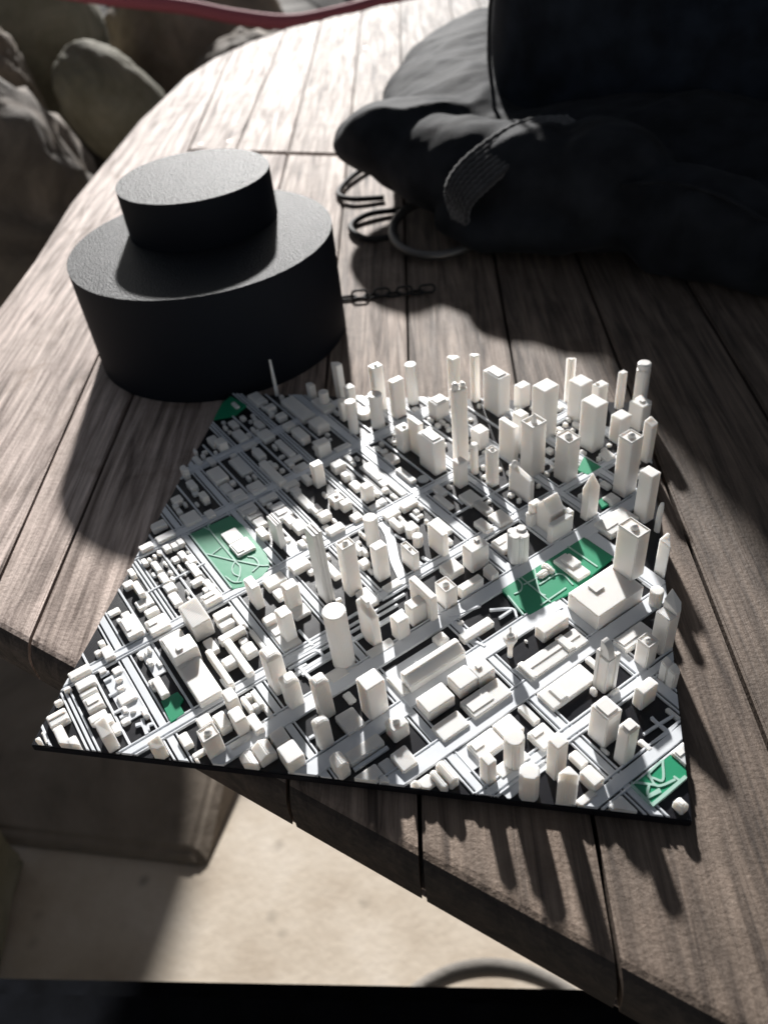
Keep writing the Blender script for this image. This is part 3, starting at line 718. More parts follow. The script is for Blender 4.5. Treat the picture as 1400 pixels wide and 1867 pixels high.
# ------------------------------------------------------------------ jacket, bag, ring, modelled shadow links and curls, cushion
def blobs(name, parts, m, voxel, wr, parent=None, seed=0, sm=6):
    bm = bmesh.new()
    for c, r, rot in parts:
        b2 = bmesh.ops.create_icosphere(bm, subdivisions=3, radius=1.0)['verts']
        bmesh.ops.scale(bm, vec=r, verts=b2); bmesh.ops.rotate(bm, cent=(0, 0, 0), matrix=Matrix.Rotation(rot, 3, 'Z'), verts=b2); bmesh.ops.translate(bm, vec=c, verts=b2)
    o = link(name, bm, m, parent, smooth=True)
    rm = o.modifiers.new('remesh', 'REMESH'); rm.mode = 'VOXEL'; rm.voxel_size = voxel; rm.use_smooth_shade = True
    s = o.modifiers.new('smooth', 'SMOOTH'); s.iterations = sm; s.factor = 0.6
    dg = bpy.context.evaluated_depsgraph_get(); me = bpy.data.meshes.new_from_object(o.evaluated_get(dg)); o.modifiers.clear(); o.data = me
    off = Vector((seed, seed * 2.0, seed * 3.0))
    nrm = [v.normal.copy() for v in me.vertices]
    for v, nn in zip(me.vertices, nrm):
        p = v.co.copy(); q = Vector((p.x * 0.8 + p.y * 0.5, p.y * 0.4 - p.x * 0.35, p.z)) 
        w = noise.fractal(Vector((q.x * 22, q.y * 60, q.z * 22)) + off, 1.0, 2.0, 3)
        w2 = 1 - abs(noise.noise(Vector((q.x * 12, q.y * 34, q.z * 14)) + off * 2))
        v.co = p + nn * (wr * (0.5 * w + 0.9 * (w2 ** 3) - 0.4))
        if v.co.z < TOP + 0.0008: v.co.z = TOP + 0.0008
    for p in me.polygons: p.use_smooth = True
    return o
jk = tag(empty('black_jacket', (0.15, 0.42, TOP)), 'crumpled black cloth jacket with a ribbed knit cuff heaped on the table', 'jacket')
def jchild(o): o.parent = jk; o.matrix_parent_inverse = Matrix.Translation(jk.location).inverted(); return o
body = blobs('body', [((0.095, 0.62, 0.026), (0.085, 0.24, 0.036), 0.03), ((0.055, 0.455, 0.042), (0.050, 0.05, 0.022), 0.3), ((0.040, 0.432, 0.050), (0.022, 0.024, 0.014), 0.3), ((0.105, 0.412, 0.034), (0.080, 0.036, 0.030), -0.35),
    ((0.182, 0.385, 0.028), (0.044, 0.046, 0.038), 0.2), ((0.140, 0.388, 0.030), (0.050, 0.036, 0.034), -0.3), ((0.232, 0.352, 0.018), (0.055, 0.032, 0.030), -0.55), ((0.30, 0.33, 0.010), (0.09, 0.040, 0.022), -0.3), ((0.21, 0.45, 0.026), (0.13, 0.07, 0.034), 0.0), ((0.14, 0.368, 0.014), (0.060, 0.026, 0.018), -0.25), ((0.36, 0.42, 0.022), (0.14, 0.09, 0.04), 0.0)], MCLOTH, 0.0030, 0.0048, seed=3.1, sm=3)
jchild(body)
# ribbed cuff: knit ribs side by side, running along the opening of the sleeve
for k in range(8):
    bm = bmesh.new(); o_ = Vector((0.0024, -0.0019, -0.0010)) * (k - 3)
    pts = [Vector((0.100, 0.362, 0.014)) + o_ * 0.35, Vector((0.098, 0.356, 0.034)) + o_ * 0.75, Vector((0.106, 0.362, 0.0455)) + o_, Vector((0.124, 0.377, 0.0555)) + o_, Vector((0.143, 0.392, 0.0605)) + o_ * 0.9, Vector((0.164, 0.405, 0.059)) + o_ * 0.6]
    P = spline(pts, 14); tube(bm, P, [0.0021 + 0.0003 * math.sin(q * 1.9 + k * 2.7) for q in range(len(P))], 8)
    jchild(link('rib', bm, MRIB, smooth=True))

bag = blobs('black_bag', [((0.40, 0.56, 0.09), (0.30, 0.075, 0.19), 0.02), ((0.168, 0.515, 0.085), (0.062, 0.05, 0.165), 0.1), ((0.30, 0.53, 0.05), (0.19, 0.07, 0.08), 0.0), ((0.55, 0.54, 0.08), (0.2, 0.1, 0.16), 0.0)], MBAG, 0.006, 0.003, seed=8.2, sm=10)
tag(bag, 'tall plain black bag standing behind the crumpled jacket', 'bag')

bag_seam = [(0.112, 0.470, 0.052), (0.108, 0.478, 0.085), (0.110, 0.486, 0.12), (0.118, 0.497, 0.16), (0.135, 0.51, 0.20)]
bm = bmesh.new(); tube(bm, spline(bag_seam, 8), 0.0016, 8); sm_ = link('piping', bm, MRIB, bag, smooth=True)
for pts in ([(0.190, 0.345, 0.044), (0.215, 0.338, 0.047), (0.240, 0.328, 0.043), (0.262, 0.315, 0.034)],):
    bm = bmesh.new(); tube(bm, spline(pts, 8), 0.0012, 8); jchild(link('seam', bm, MCLOTH, smooth=True))
bm = bmesh.new()
tube(bm, [(0.083 + 0.030 * math.cos(t), 0.386 + 0.034 * math.sin(t), 0.0015 + 0.010 * (0.5 + 0.5 * math.sin(t))) for t in [2 * math.pi * i / 40 for i in range(40)]], 0.0030, 10, True)
tag(link('ring', bm, MMETAL, smooth=True), 'thick dull metal ring tucked under the front of the jacket', 'ring')
def shadow_links(p0, p1, n, label):  # solid dark links modelled in place of a cast shadow
    ch = tag(empty('shadow_links', p0), label, 'shadow_links'); a, b_ = Vector(p0), Vector(p1); d = (b_ - a) / n; ang = math.atan2(d.y, d.x)
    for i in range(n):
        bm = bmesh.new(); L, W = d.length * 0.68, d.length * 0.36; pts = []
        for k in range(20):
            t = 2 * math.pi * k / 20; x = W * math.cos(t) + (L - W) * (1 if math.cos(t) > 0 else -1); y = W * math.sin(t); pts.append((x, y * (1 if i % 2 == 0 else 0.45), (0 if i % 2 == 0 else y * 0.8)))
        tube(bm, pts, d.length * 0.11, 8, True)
        o = link('link', bm, MSHADOWLEG, ch, smooth=True); o.location = d * (i + 0.5) + Vector((0, 0, d.length * (0.12 if i % 2 == 0 else 0.4))); o.rotation_euler = (0, 0, ang)
shadow_links((0.036, 0.3045, TOP), (0.088, 0.313, TOP), 8, 'dark links standing in for a cast shadow between the black stand and the jacket shadow')
for lab, pts in (('dark loop standing in for a cast shadow from the far board joint to the jacket tip', [(0.034, 0.455), (0.010, 0.452), (-0.003, 0.468), (0.004, 0.505), (0.022, 0.535), (0.045, 0.54)]), ('dark curl standing in for a cast shadow beside the metal ring', [(0.050, 0.432), (0.030, 0.424), (0.020, 0.411), (0.023, 0.395), (0.036, 0.384), (0.056, 0.386)])):
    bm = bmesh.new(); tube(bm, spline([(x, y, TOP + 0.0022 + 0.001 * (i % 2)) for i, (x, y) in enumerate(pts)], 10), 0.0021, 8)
    tag(link('shadow_curl', bm, MSHADOWLEG, smooth=True), lab, 'shadow_curl')  # dark tubes laid on the planks in place of cast shadows

MSEAT = cloth('black_seat_cloth', (0.004, 0.0045, 0.006), 0.9, 1800.0, 0.0003, 0.0)
cush = empty('black_cushion', (0.0, -0.1, FLOOR)); tag(cush, 'black padded seat along the bottom edge of the photo', 'seat')
bm = bmesh.new(); prism(bm, [(-0.9, -0.085), (0.55, 0.103), (0.55, -0.35), (-0.9, -0.35)][::-1], -0.36, -0.30)
bmesh.ops.bevel(bm, geom=bm.edges[:], offset=0.012, segments=4, affect='EDGES')
def cchild(o): o.parent = cush; o.matrix_parent_inverse = Matrix.Translation(cush.location).inverted(); return o
cchild(link('pad', bm, MSEAT, smooth=False))
for x, y in ((-0.45, -0.12), (0.45, -0.05), (-0.45, -0.32), (0.45, -0.32)):
    bm = bmesh.new(); tube(bm, [(x, y, FLOOR), (x, y, -0.36)], 0.014, 12); cchild(link('leg', bm, MSHADOWLEG))

# ------------------------------------------------------------------ the city model
model = tag(empty('city_model', (0.1, 0.1, TOP)), 'square printed city model with white towers, grey streets and green parks', 'model')
def mchild(o, parent=None):
    o.parent = parent or model
    if parent is None: o.matrix_parent_inverse = Matrix.Translation(model.location).inverted()
    return o
PL = 0.2
bm = bmesh.new(); prism(bm, [(0, 0), (PL, 0), (PL, PL), (0, PL)], TOP + 0.00005, 0.0)
bmesh.ops.bevel(bm, geom=bm.edges[:], offset=0.0003, segments=2, affect='EDGES'); mchild(link('base_plate', bm, MBLACK))
def AB(a, b_): return ((a + b_) * S2 * MM, (b_ - a) * S2 * MM)
def ab_rect(a0, a1, b0, b1): return [AB(a0, b0), AB(a1, b0), AB(a1, b1), AB(a0, b1)]
EDGE = 0.0004
def to_plate(pts):
    for (a, b_, c) in ((-1, 0, -EDGE), (1, 0, PL - EDGE), (0, -1, -EDGE), (0, 1, PL - EDGE)):
        pts = clip_poly(pts, a, b_, c)
        if len(pts) < 3: return []
    out = []
    for q in pts:
        if not out or (Vector(q) - Vector(out[-1])).length > 2e-5: out.append(q)
    return out if len(out) >= 3 else []

# streets: a = along-number, each a strip with kerb strips beside it; heights differ by a hair so that crossings never coincide
cnt = [0]
def street(axis, c, lo, hi, strips):
    cnt[0] += 1; h = 0.00058 + 0.000012 * cnt[0]; bm = bmesh.new(); any_ = False
    for (o, w) in strips:
        if axis == 'u': pts = ab_rect(lo, hi, c + o - w / 2, c + o + w / 2)
        else: pts = ab_rect(c + o - w / 2, c + o + w / 2, lo, hi)
        pts = to_plate(pts)
        if pts: prism(bm, pts, -0.0002, h); any_ = True
    if not any_: bm.free(); return
    bmesh.ops.bevel(bm, geom=[e for e in bm.edges if e.verts[0].co.z > 0 and e.verts[1].co.z > 0], offset=0.00013, segments=1, affect='EDGES')
    mchild(link('street', bm, MROAD))
TRI = [(-1.45, 0.72), (0.0, 0.95), (1.4, 0.72)]
THIN = [(0, 0.85)]
WIDE = [(0, 2.4), (-2.15, 0.62), (2.15, 0.62)]
BIG = [(0, 3.6), (-2.8, 0.65), (2.8, 0.65)]
AVE = [(0, 5.2), (-3.4, 0.6)]
for c, lo, hi, st in [(5.2, -20, 20, THIN), (15.9, -60, 60, TRI), (26.0, -60, 40, THIN), (37.3, -80, 60, WIDE), (47.7, -80, 24, THIN), (58.5, -90, -16, TRI), (69.0, -100, -17, THIN), (69.2, 25, 100, WIDE), (80.2, -110, 24, WIDE), (91.0, -110, -62, THIN), (102.2, -130, 180, WIDE), (112.8, -110, -18, THIN), (123.0, -130, 21, TRI), (134.0, -130, -62, THIN), (135.2, 21, 160, WIDE), (144.7, -140, -13, TRI), (155.2, -130, -14, THIN), (166.6, -140, 40, BIG), (168.3, 40, 140, BIG), (176.6, -130, 0, THIN), (188.7, -110, 42, WIDE), (199.5, -110, -17, THIN), (201.5, 40, 90, AVE), (210.2, -80, 42, WIDE), (221, -70, 20, THIN), (231.8, -60, 42, WIDE), (253.5, -40, 40, WIDE)]:
    street('u', c, lo, hi, st)
for c, lo, hi, st in [(-96.0, 80, 220, WIDE), (-61.0, 40, 260, BIG), (-38.0, 56, 80, THIN), (-16.5, 0, 283, WIDE), (3.0, 168, 270, THIN), (23.2, 0, 100, WIDE), (19.6, 122, 283, WIDE), (21.0, 80, 125, THIN), (24.5, 80, 130, THIN), (27.0, 80, 125, THIN), (30.5, 80, 125, [(0, 1.6)]), (43.2, 44, 283, AVE), (62.5, 103, 168, AVE), (64.0, 40, 102, AVE), (82.5, 80, 210, AVE), (101.7, 90, 190, WIDE), (121.7, 100, 180, BIG)]:
    street('v', c, lo, hi, st)
def ribbon(pts, w, z0, z1, m, name):
    bm = bmesh.new(); P = [Vector(p) for p in pts]; Ls, Rs = [], []
    for i, p in enumerate(P):
        t = P[min(i + 1, len(P) - 1)] - P[max(i - 1, 0)]; t.normalize(); s = Vector((-t.y, t.x)) * w / 2; Ls.append(p + s); Rs.append(p - s)
    for i in range(len(P) - 1):
        q = to_plate([tuple(Rs[i]), tuple(Rs[i + 1]), tuple(Ls[i + 1]), tuple(Ls[i])])
        if q: prism(bm, q, z0, z1)
    bmesh.ops.remove_doubles(bm, verts=bm.verts[:], dist=1e-7)
    return mchild(link(name, bm, m))
def bez(pts, k=6): return [(p.x, p.y) for p in spline([(x * MM, y * MM, 0) for x, y in pts], k)]
ribbon(bez(CURVE), 0.0036, -0.0002, 0.00047, MROAD, 'street')
for i, (a0, a1, b0, b1) in enumerate(PLAZA):
    pts = to_plate(ab_rect(a0, a1, b0, b1))
    if pts: bm = bmesh.new(); prism(bm, pts, -0.0002, 0.00050 + 0.000007 * i); mchild(link('plaza', bm, MROAD))
for i, pl in enumerate(PARKS):
    pts = to_plate([(x * MM, y * MM) for x, y in pl])
    bm = bmesh.new(); prism(bm, pts, -0.0002, 0.00105 + 0.000011 * i)
    if sum(f.calc_area() * f.normal.z for f in bm.faces) < 0: pass
    bmesh.ops.recalc_face_normals(bm, faces=bm.faces[:]); mchild(link('park', bm, MGREEN))
for i, (pl, w) in enumerate(PATHS):
    green = i < 25
    ribbon(bez(pl, 5) if len(pl) > 2 else [(x * MM, y * MM) for x, y in pl], w * MM, 0.0002, (0.00132 if green else 0.00095) + 0.000006 * i, MPATH if green else MROAD, 'path')

def cut_to_plate(bm):
    for co, no in (((EDGE, 0, 0), (-1, 0, 0)), ((PL - EDGE, 0, 0), (1, 0, 0)), ((0, EDGE, 0), (0, -1, 0)), ((0, PL - EDGE, 0), (0, 1, 0))):
        n_, c_ = Vector(no), Vector(co)
        if any((v.co - c_).dot(n_) > 1e-7 for v in bm.verts):
            r = bmesh.ops.bisect_plane(bm, geom=bm.verts[:] + bm.edges[:] + bm.faces[:], plane_co=co, plane_no=no, clear_outer=True, dist=1e-7)
            ed = [e for e in r['geom_cut'] if isinstance(e, bmesh.types.BMEdge)]
            if ed: bmesh.ops.holes_fill(bm, edges=ed, sides=0)
    return len(bm.faces) > 3
def bev(bm, w=0.00032, seg=2):
    es = [e for e in bm.edges if len(e.link_faces) == 2 and e.calc_face_angle(0) > 0.5 and not (e.verts[0].co.z < 0 and e.verts[1].co.z < 0)]
    if es: bmesh.ops.bevel(bm, geom=es, offset=w, segments=seg, affect='EDGES', clamp_overlap=True)
def piece(name, bm, parent=None, w=0.00032):
    bmesh.ops.recalc_face_normals(bm, faces=bm.faces[:]); bev(bm, w)
    if not cut_to_plate(bm): bm.free(); return None
    if not bm.verts: bm.free(); return None
    bmesh.ops.recalc_face_normals(bm, faces=bm.faces[:])
    return mchild(link(name, bm, MWHITE if name in ('tower', 'low_building', 'house', 'wing', 'lean_to') else MSMALL), parent)
def rect_prism(a0, a1, b0, b1, z0, z1):
    bm = bmesh.new(); prism(bm, ab_rect(a0, a1, b0, b1), z0, z1); return bm
def gable_mesh(a0, a1, b0, b1, z0, z1, rise, along_a):
    bm = bmesh.new(); P = ab_rect(a0, a1, b0, b1)
    lo = [bm.verts.new((x, y, z0)) for x, y in P]; hi = [bm.verts.new((x, y, z1)) for x, y in P]
    am, bmid = (a0 + a1) / 2, (b0 + b1) / 2
    if along_a: r0, r1 = AB(a0, bmid), AB(a1, bmid)
    else: r0, r1 = AB(am, b0), AB(am, b1)
    r0 = bm.verts.new((*r0, z1 + rise)); r1 = bm.verts.new((*r1, z1 + rise)); F = bm.faces.new
    F(lo[::-1])
    for i in range(4): F((lo[i], lo[(i + 1) % 4], hi[(i + 1) % 4], hi[i]))
    if along_a: F((hi[0], hi[1], r1, r0)); F((hi[2], hi[3], r0, r1)); F((hi[1], hi[2], r1)); F((hi[3], hi[0], r0))
    else: F((hi[1], hi[2], r1, r0)); F((hi[3], hi[0], r0, r1)); F((hi[0], hi[1], r0)); F((hi[2], hi[3], r1))
    return bm
def lathe(x, y, prof, n, rot=0.0):
    bm = bmesh.new(); rings = []
    for r, z in prof: rings.append([bm.verts.new((x + r * math.cos(rot + 2 * math.pi * k / n), y + r * math.sin(rot + 2 * math.pi * k / n), z)) for k in range(n)])
    for A, B in zip(rings, rings[1:]):
        for k in range(n): bm.faces.new((A[k], A[(k + 1) % n], B[(k + 1) % n], B[k]))
    bm.faces.new(rings[0][::-1]); bm.faces.new(rings[-1]); return bm
Z0 = -0.0003
R_ = random.Random(11)
for row in BUILD:
    k = row[0]
    if isinstance(row[5], int) and len(row) == 6:       # round ones
        _, x, y, r, h, n = row; x, y, r, h = x * MM, y * MM, r * MM, h * MM; nm = 'tower' if h > 0.006 else 'low_building'
        rot = R_.uniform(0, 6)
        if k == 'cyl': o = piece(nm, lathe(x, y, [(r, Z0), (r, h)], n, rot))
        elif k == 'star':
            o = piece(nm, lathe(x, y, [(r * 0.98, Z0), (r * 0.98, h)], 8, math.radians(22)), None)
            for q in range(4):
                t = math.radians(22 + 45 + 90 * q); bm = lathe(x + r * 0.62 * math.cos(t), y + r * 0.62 * math.sin(t), [(r * 0.5, Z0), (r * 0.5, h - 0.0006 * (q % 2) + 0.0007)], 8, t); piece('corner_bay', bm, o, 0.0002)
        elif k == 'tower_pod':
            o = piece(nm, lathe(x, y, [(r * 0.62, Z0), (r * 0.55, h * 0.45), (r * 0.95, h * 0.72), (r * 1.55, h * 0.95), (r * 1.6, h * 1.10), (r * 1.25, h * 1.14)], 20), None, 0.00015)
            piece('pod_cap', lathe(x, y, [(r * 0.9, h * 1.1), (r * 0.8, h * 1.25), (r * 0.25, h * 1.3), (r * 0.2, h * 1.6)], 14), o, 0.0001)
        elif k == 'capcyl':
            o = piece(nm, lathe(x, y, [(r * 0.98, Z0), (r * 0.96, h * 0.86), (r * 0.80, h * 0.87), (r * 0.80, h * 0.89)], 16), None, 0.0002)
            piece('cap', lathe(x, y, [(r * 0.82, h * 0.885), (r * 0.95, h * 0.90), (r * 0.92, h * 0.985), (r * 0.7, h)], 16), o, 0.0002)
        else:
            o = piece(nm, lathe(x, y, [(r * 1.15, Z0), (r * 1.15, h * 0.55), (r, h * 0.8), (r * 0.6, h * 0.95), (r * 0.15, h)], 18))
        continue
    _, a0, a1, b0, b1, h, zb = row; z0 = Z0 if zb == 0 else zb * MM - 0.0003; z1 = (h + zb) * MM; wa, wb = a1 - a0, b1 - b0
    nm = 'tower' if h > 6 else 'low_building'
    if k == 'road': o = mchild(link('path', rect_prism(a0, a1, b0, b1, z0, z1), MROAD)); continue
    if k in ('box', 'step', 'knob'):
        o = piece(nm, rect_prism(a0, a1, b0, b1, z0, z1))
        if o is None: continue
        am, bmid = (a0 + a1) / 2, (b0 + b1) / 2
        if k == 'step': piece('roof_slab', rect_prism(a0 + 0.15 * wa, a1 - 0.15 * wa, b0 + 0.15 * wb, b1 - 0.15 * wb, z1 - 0.0003, z1 + 0.0005), o, 0.00012)
        if k == 'knob':
            x, y = AB(am, bmid); r = 0.2 * min(wa, wb) * MM
            piece('roof_knob', lathe(x, y, [(r * 1.15, z1 - 0.0003), (r * 1.15, z1 + r * 0.4), (r * 0.85, z1 + r * 1.0), (r * 0.3, z1 + r * 1.35)], 12), o, 0.0001)
            if h > 7:
                for (p0, p1, q0, q1) in ((a0 + .05, a1 - .05, b0 + .05, b0 + .5), (a0 + .05, a1 - .05, b1 - .5, b1 - .05), (a0 + .05, a0 + .5, b0 + .55, b1 - .55), (a1 - .5, a1 - .05, b0 + .55, b1 - .55)): piece('parapet', rect_prism(p0, p1, q0, q1, z1 - 0.0003, z1 + 0.0004), o, 0.0001)
        elif k == 'box' and h > 3.5 and R_.random() < 0.35 and min(wa, wb) > 4:
            ca, cb = a0 + wa * R_.uniform(0.3, 0.7), b0 + wb * R_.uniform(0.3, 0.7); s = min(wa, wb) * 0.14
            piece('roof_box', rect_prism(ca - s, ca + s, cb - s, cb + s, z1 - 0.0003, z1 + 0.0007), o, 0.00012)
        elif k == 'box' and h <= 4 and min(wa, wb) > 5 and R_.random() < 0.6:
            piece('roof_slab', rect_prism(a0 + 0.8, a0 + 0.8 + (wa - 1.6) * R_.uniform(.35, 1), b0 + 0.8, b0 + 0.8 + (wb - 1.6) * R_.uniform(.35, 1), z1 - 0.0003, z1 + 0.00035), o, 0.0001)
    elif k in ('slope', 'wedge', 'shed', 'ridge'):
        P = ab_rect(a0, a1, b0, b1); bm = bmesh.new()
        d = {'slope': 0.28, 'wedge': 0.55, 'shed': 0.5, 'ridge': 0.22}[k] * min(h, 6) * MM
        if k == 'slope': zz = [z1 + d * 0.5, z1 - d * 0.2, z1, z1 + d]
        elif k == 'wedge': zz = [z1 + d * 0.4, z1, z1 - d * 0.5, z1]
        elif k == 'ridge': zz = [z1 + d * 1.4, z1, z1, z1 + d * 1.4]
        else: zz = None
        if zz is None:
            prism(bm, ab_rect(a0, a0 + 0.42 * wa, b0, b1), z0, z1 + 0.001); o = piece(nm, bm)
            bm = bmesh.new(); prism(bm, ab_rect(a0 + 0.42 * wa - 0.05, a1, b0, b1), z0, [z1 + 0.0009, z1 - 0.0012, z1 - 0.0012, z1 + 0.0009]); piece('lean_to', bm, o)
        else:
            prism(bm, P, z0, zz)
            for f in [f for f in bm.faces if len(f.verts) == 4]: pass
            bmesh.ops.triangulate(bm, faces=[f for f in bm.faces if f.normal.z > 0.3 or True][1:2])
            o = piece(nm, bm)
            if k == 'ridge' and o:
                x, y = AB(a0 + 0.16 * wa, (b0 + b1) / 2); r = 0.0011
                piece('roof_knob', lathe(x, y, [(r * 1.2, z1), (r * 1.2, z1 + 0.0028), (r * 0.8, z1 + 0.0037), (r * 0.3, z1 + 0.0042)], 12), o, 0.0001)
    elif k in ('gable', 'gable_hi'):
        o = piece(nm, gable_mesh(a0, a1, b0, b1, z0, z1, (0.0055 if k == 'gable_hi' else 0.3 * min(wa, wb) * MM), (wa > wb) if k == 'gable' else False))
    elif k in ('hip', 'pyr', 'spire', 'dome'):
        bm = rect_prism(a0, a1, b0, b1, z0, z1); top = [f for f in bm.faces if f.normal.z > 0.5 or all(v.co.z > z1 - 1e-6 for v in f.verts)][0]
        ins = {'hip': (0.22, 0.0008), 'pyr': (0.4, 0.001), 'spire': (0.46, 0.0068), 'dome': (0.3, 0.0007)}[k]
        r = bmesh.ops.extrude_discrete_faces(bm, faces=[top]); f = r['faces'][0]; c = f.calc_center_median()
        for v in f.verts: v.co = c + (v.co - c) * (1 - 2 * ins[0]); v.co.z = z1 + ins[1]
        o = piece(nm, bm, None, 0.0005 if k == 'dome' else 0.0003)
    elif k == 'ring':
        o = piece(nm, rect_prism(a0, a1, b0, b0 + 0.32 * wb, z0, z1))
        for r in ((a0, a1, b1 - 0.32 * wb, b1), (a0, a0 + 0.32 * wa, b0 + 0.31 * wb, b1 - 0.31 * wb), (a1 - 0.32 * wa, a1, b0 + 0.31 * wb, b1 - 0.31 * wb)): piece('wing', rect_prism(*r, z0, z1 - 0.00003), o)
    elif k == 'flute':
        o = piece(nm, rect_prism(a0 + .25, a1 - .25, b0 + .25, b1 - .25, z0, z1))
        for q in range(3):
            s = wb / 3.4; piece('rib', rect_prism(a0, a1, b0 + 0.1 + q * wb / 3, b0 + q * wb / 3 + s, z0, z1 + 0.00025 * (q + 1)), o, 0.0002)
    elif k == 'mast':
        x, y = AB((a0 + a1) / 2, (b0 + b1) / 2); o = piece('tower', lathe(x, y, [(0.0011, Z0), (0.0009, h * 0.5 * MM), (0.0006, z1)], 10), None, 0.0001)
    elif k == 'fin':
        o = piece(nm, rect_prism(a0, a1, b0, b1, z0, z1 - 0.001))
        bm = bmesh.new(); prof = [(a0 + 0.06 * wa + wa * 0.88 * math.sin(t), z1 - 0.0012 + 0.0062 * math.cos(t)) for t in [math.pi / 2 * i / 10 for i in range(11)]]
        ring = [(a0 + 0.06 * wa, z1 - 0.0012)] + prof
        A = [bm.verts.new((*AB(a, b0 + 0.12 * wb), z)) for a, z in ring]; B = [bm.verts.new((*AB(a, b0 + 0.62 * wb), z)) for a, z in ring]
        bm.faces.new(A); bm.faces.new(B[::-1])
        for i in range(len(A)): bm.faces.new((A[i], B[i], B[(i + 1) % len(A)], A[(i + 1) % len(A)]))
        piece('crown_fin', bm, o, 0.0001)
        for (p0, p1, q0, q1, hh) in ((a1 - 0.25 * wa, a1 + 0.3, b1 - 0.3 * wb, b1 + 0.3, 0.0008), (a0 - 0.3, a0 + 0.25 * wa, b0 - 0.3, b0 + 0.3 * wb, 0.002)): piece('corner_bay', rect_prism(p0, p1, q0, q1, z0, z1 - 0.001 + hh), o, 0.0002)
    elif k == 'peak':
        o = piece(nm, rect_prism(a0, a1, b0, b1, z0, z1))
        bm = bmesh.new(); prism(bm, ab_rect(a0 + 0.05, a1 - 0.05, b0 + 0.5 * wb, b1 - 0.05), z1 - 0.0003, [z1 + 0.0036, z1 + 0.0012, z1 + 0.0022, z1 + 0.0062]); piece('roof_wedge', bm, o, 0.00015)
    elif k == 'sail':
        bm = bmesh.new(); N = 10; f0 = []; f1 = []; l0 = []; l1 = []
        for i in range(N + 1):
            t = i / N; a = a0 + t * wa; bulge = 0.9 * math.sin(math.pi * min(1, t)) ; zt = z1 + (0.0048 * (1 - t) ** 0.8 - 0.0006) * (0.25 + 0.75 * min(1, t * 6))
            l0.append(bm.verts.new((*AB(a, b0 - bulge), z0))); f0.append(bm.verts.new((*AB(a, b0 - bulge), zt))); l1.append(bm.verts.new((*AB(a, b1), z0))); f1.append(bm.verts.new((*AB(a, b1), zt)))
        for i in range(N):
            bm.faces.new((l0[i], l0[i + 1], f0[i + 1], f0[i])); bm.faces.new((l1[i + 1], l1[i], f1[i], f1[i + 1])); bm.faces.new((f0[i], f0[i + 1], f1[i + 1], f1[i])); bm.faces.new((l0[i + 1], l0[i], l1[i], l1[i + 1]))
        bm.faces.new((l0[0], f0[0], f1[0], l1[0])); bm.faces.new((l0[N], l1[N], f1[N], f0[N])); o = piece(nm, bm, None, 0.0002)
        piece('roof_box', rect_prism(a0 + 0.2 * wa, a0 + 0.62 * wa, b0 + 0.3 * wb, b1 - 0.25 * wb, z1, z1 + 0.0042), o, 0.00015)
    elif k == 'crown':
        o = piece(nm, rect_prism(a0, a1, b0, b1, z0, z1 - 0.0008))
        for (p0, p1, q0, q1) in ((a0, a1, b0, b0 + .7), (a0, a1, b1 - .7, b1), (a0, a0 + .7, b0 + .75, b1 - .75), (a1 - .7, a1, b0 + .75, b1 - .75)): piece('parapet', rect_prism(p0 + .02, p1 - .02, q0 + .02, q1 - .02, z1 - 0.0011, z1), o, 0.0001)
        x, y = AB((a0 + a1) / 2, (b0 + b1) / 2); piece('roof_spike', lathe(x, y, [(0.0013, z1 - 0.001), (0.0009, z1 + 0.0012), (0.0003, z1 + 0.0034)], 10), o, 0.0001)
    elif k == 'prong':
        o = piece(nm, rect_prism(a0, a1, b0, b1, z0, z1 - 0.0006))
        for (q0, q1, hh) in ((b0 + 0.1, b0 + 0.42 * wb, 0.0026), (b1 - 0.38 * wb, b1 - 0.1, 0.0014)): piece('crown_prong', rect_prism(a0 + 0.15 * wa, a1 - 0.1 * wa, q0, q1, z1 - 0.001, z1 + hh), o, 0.0006)
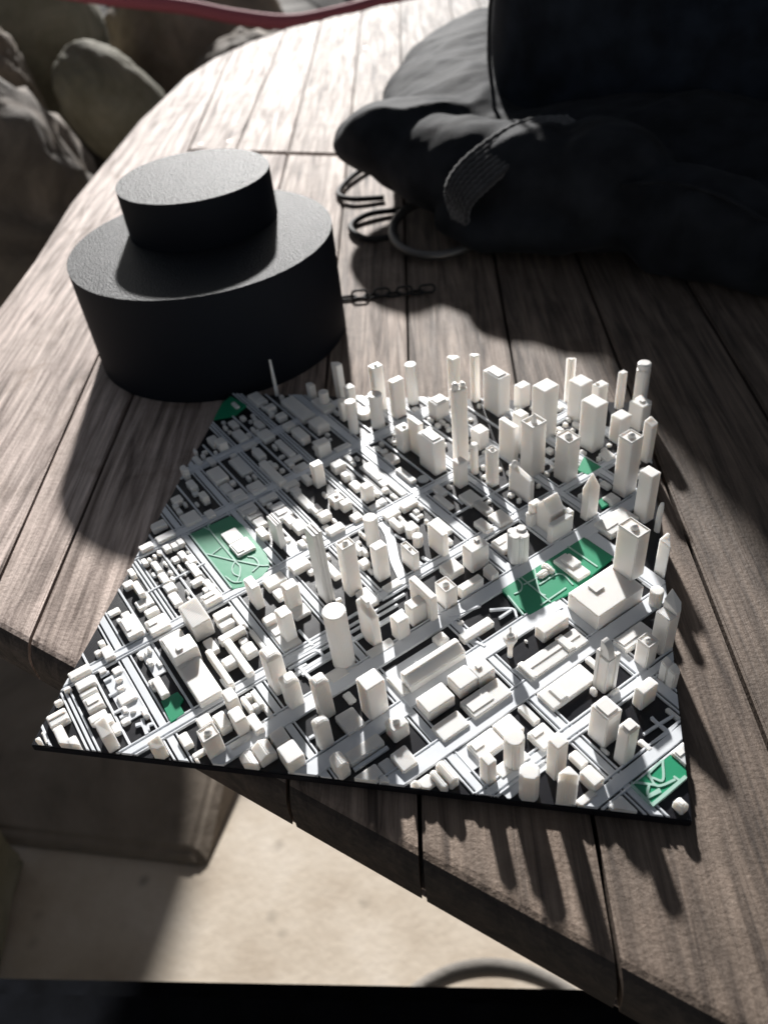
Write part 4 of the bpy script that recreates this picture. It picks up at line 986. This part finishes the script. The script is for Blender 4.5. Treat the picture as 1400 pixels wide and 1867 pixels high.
# the crowd of small houses in the low quarters
occ = []
for row in BUILD:
    if len(row) == 7: occ.append((row[1], row[2], row[3], row[4]))
    else:
        aa, bb = (row[1] - row[2]) * S2, (row[1] + row[2]) * S2; occ.append((aa - row[3], aa + row[3], bb - row[3], bb + row[3]))
for pl in PARKS:
    A_ = [(x - y) * S2 for x, y in pl]; B_ = [(x + y) * S2 for x, y in pl]; occ.append((min(A_), max(A_), min(B_), max(B_)))
for x, y in CURVE: occ.append(((x - y) * S2 - 3, (x - y) * S2 + 3, (x + y) * S2 - 3, (x + y) * S2 + 3))
US = [(5.2, .6), (15.9, 2), (26, .6), (37.3, 2.6), (47.7, .6), (58.5, 2), (69, .6), (80.2, 2.6), (91, .6), (102.2, 2.6), (112.8, .6), (123, 2), (134, .6), (144.7, 2), (155.2, .6), (166.6, 3.2), (176.6, .6), (188.7, 2.6), (199.5, .6), (210.2, 2.6), (221, .6), (231.8, 2.6)]
VS = [(-96, 2.6), (-61, 3.2), (-38, .6), (-16.5, 2.6), (3, .6), (23.2, 2.6), (19.6, 2.6), (43.2, 3.8)]
RH = random.Random(5); made = 0
for tries in range(6000):
    if made >= 150: break
    if RH.random() < 0.8: a, b_ = RH.uniform(-130, 18), RH.uniform(8, 172)
    else: a, b_ = RH.uniform(-70, 38), RH.uniform(170, 250)
    w, d, h = RH.uniform(1.3, 3.4), RH.uniform(1.3, 3.0), RH.uniform(1.1, 2.3)
    if RH.random() < 0.3: w *= 1.5
    r = (a, a + w, b_, b_ + d)
    x0, y0 = AB(a + w / 2, b_ + d / 2)
    if not (0.003 < x0 < 0.197 and 0.003 < y0 < 0.197): continue
    if any(r[0] < o[1] + .35 and r[1] > o[0] - .35 and r[2] < o[3] + .35 and r[3] > o[2] - .35 for o in occ): continue
    if any(abs(b_ + d / 2 - c) < hw + d / 2 for c, hw in US) or any(abs(a + w / 2 - c) < hw + w / 2 for c, hw in VS): continue
    occ.append(r); made += 1
    piece('house', rect_prism(*r, Z0, h * MM), None, 0.0003)
print('houses', made, 'objects', len(bpy.data.objects))
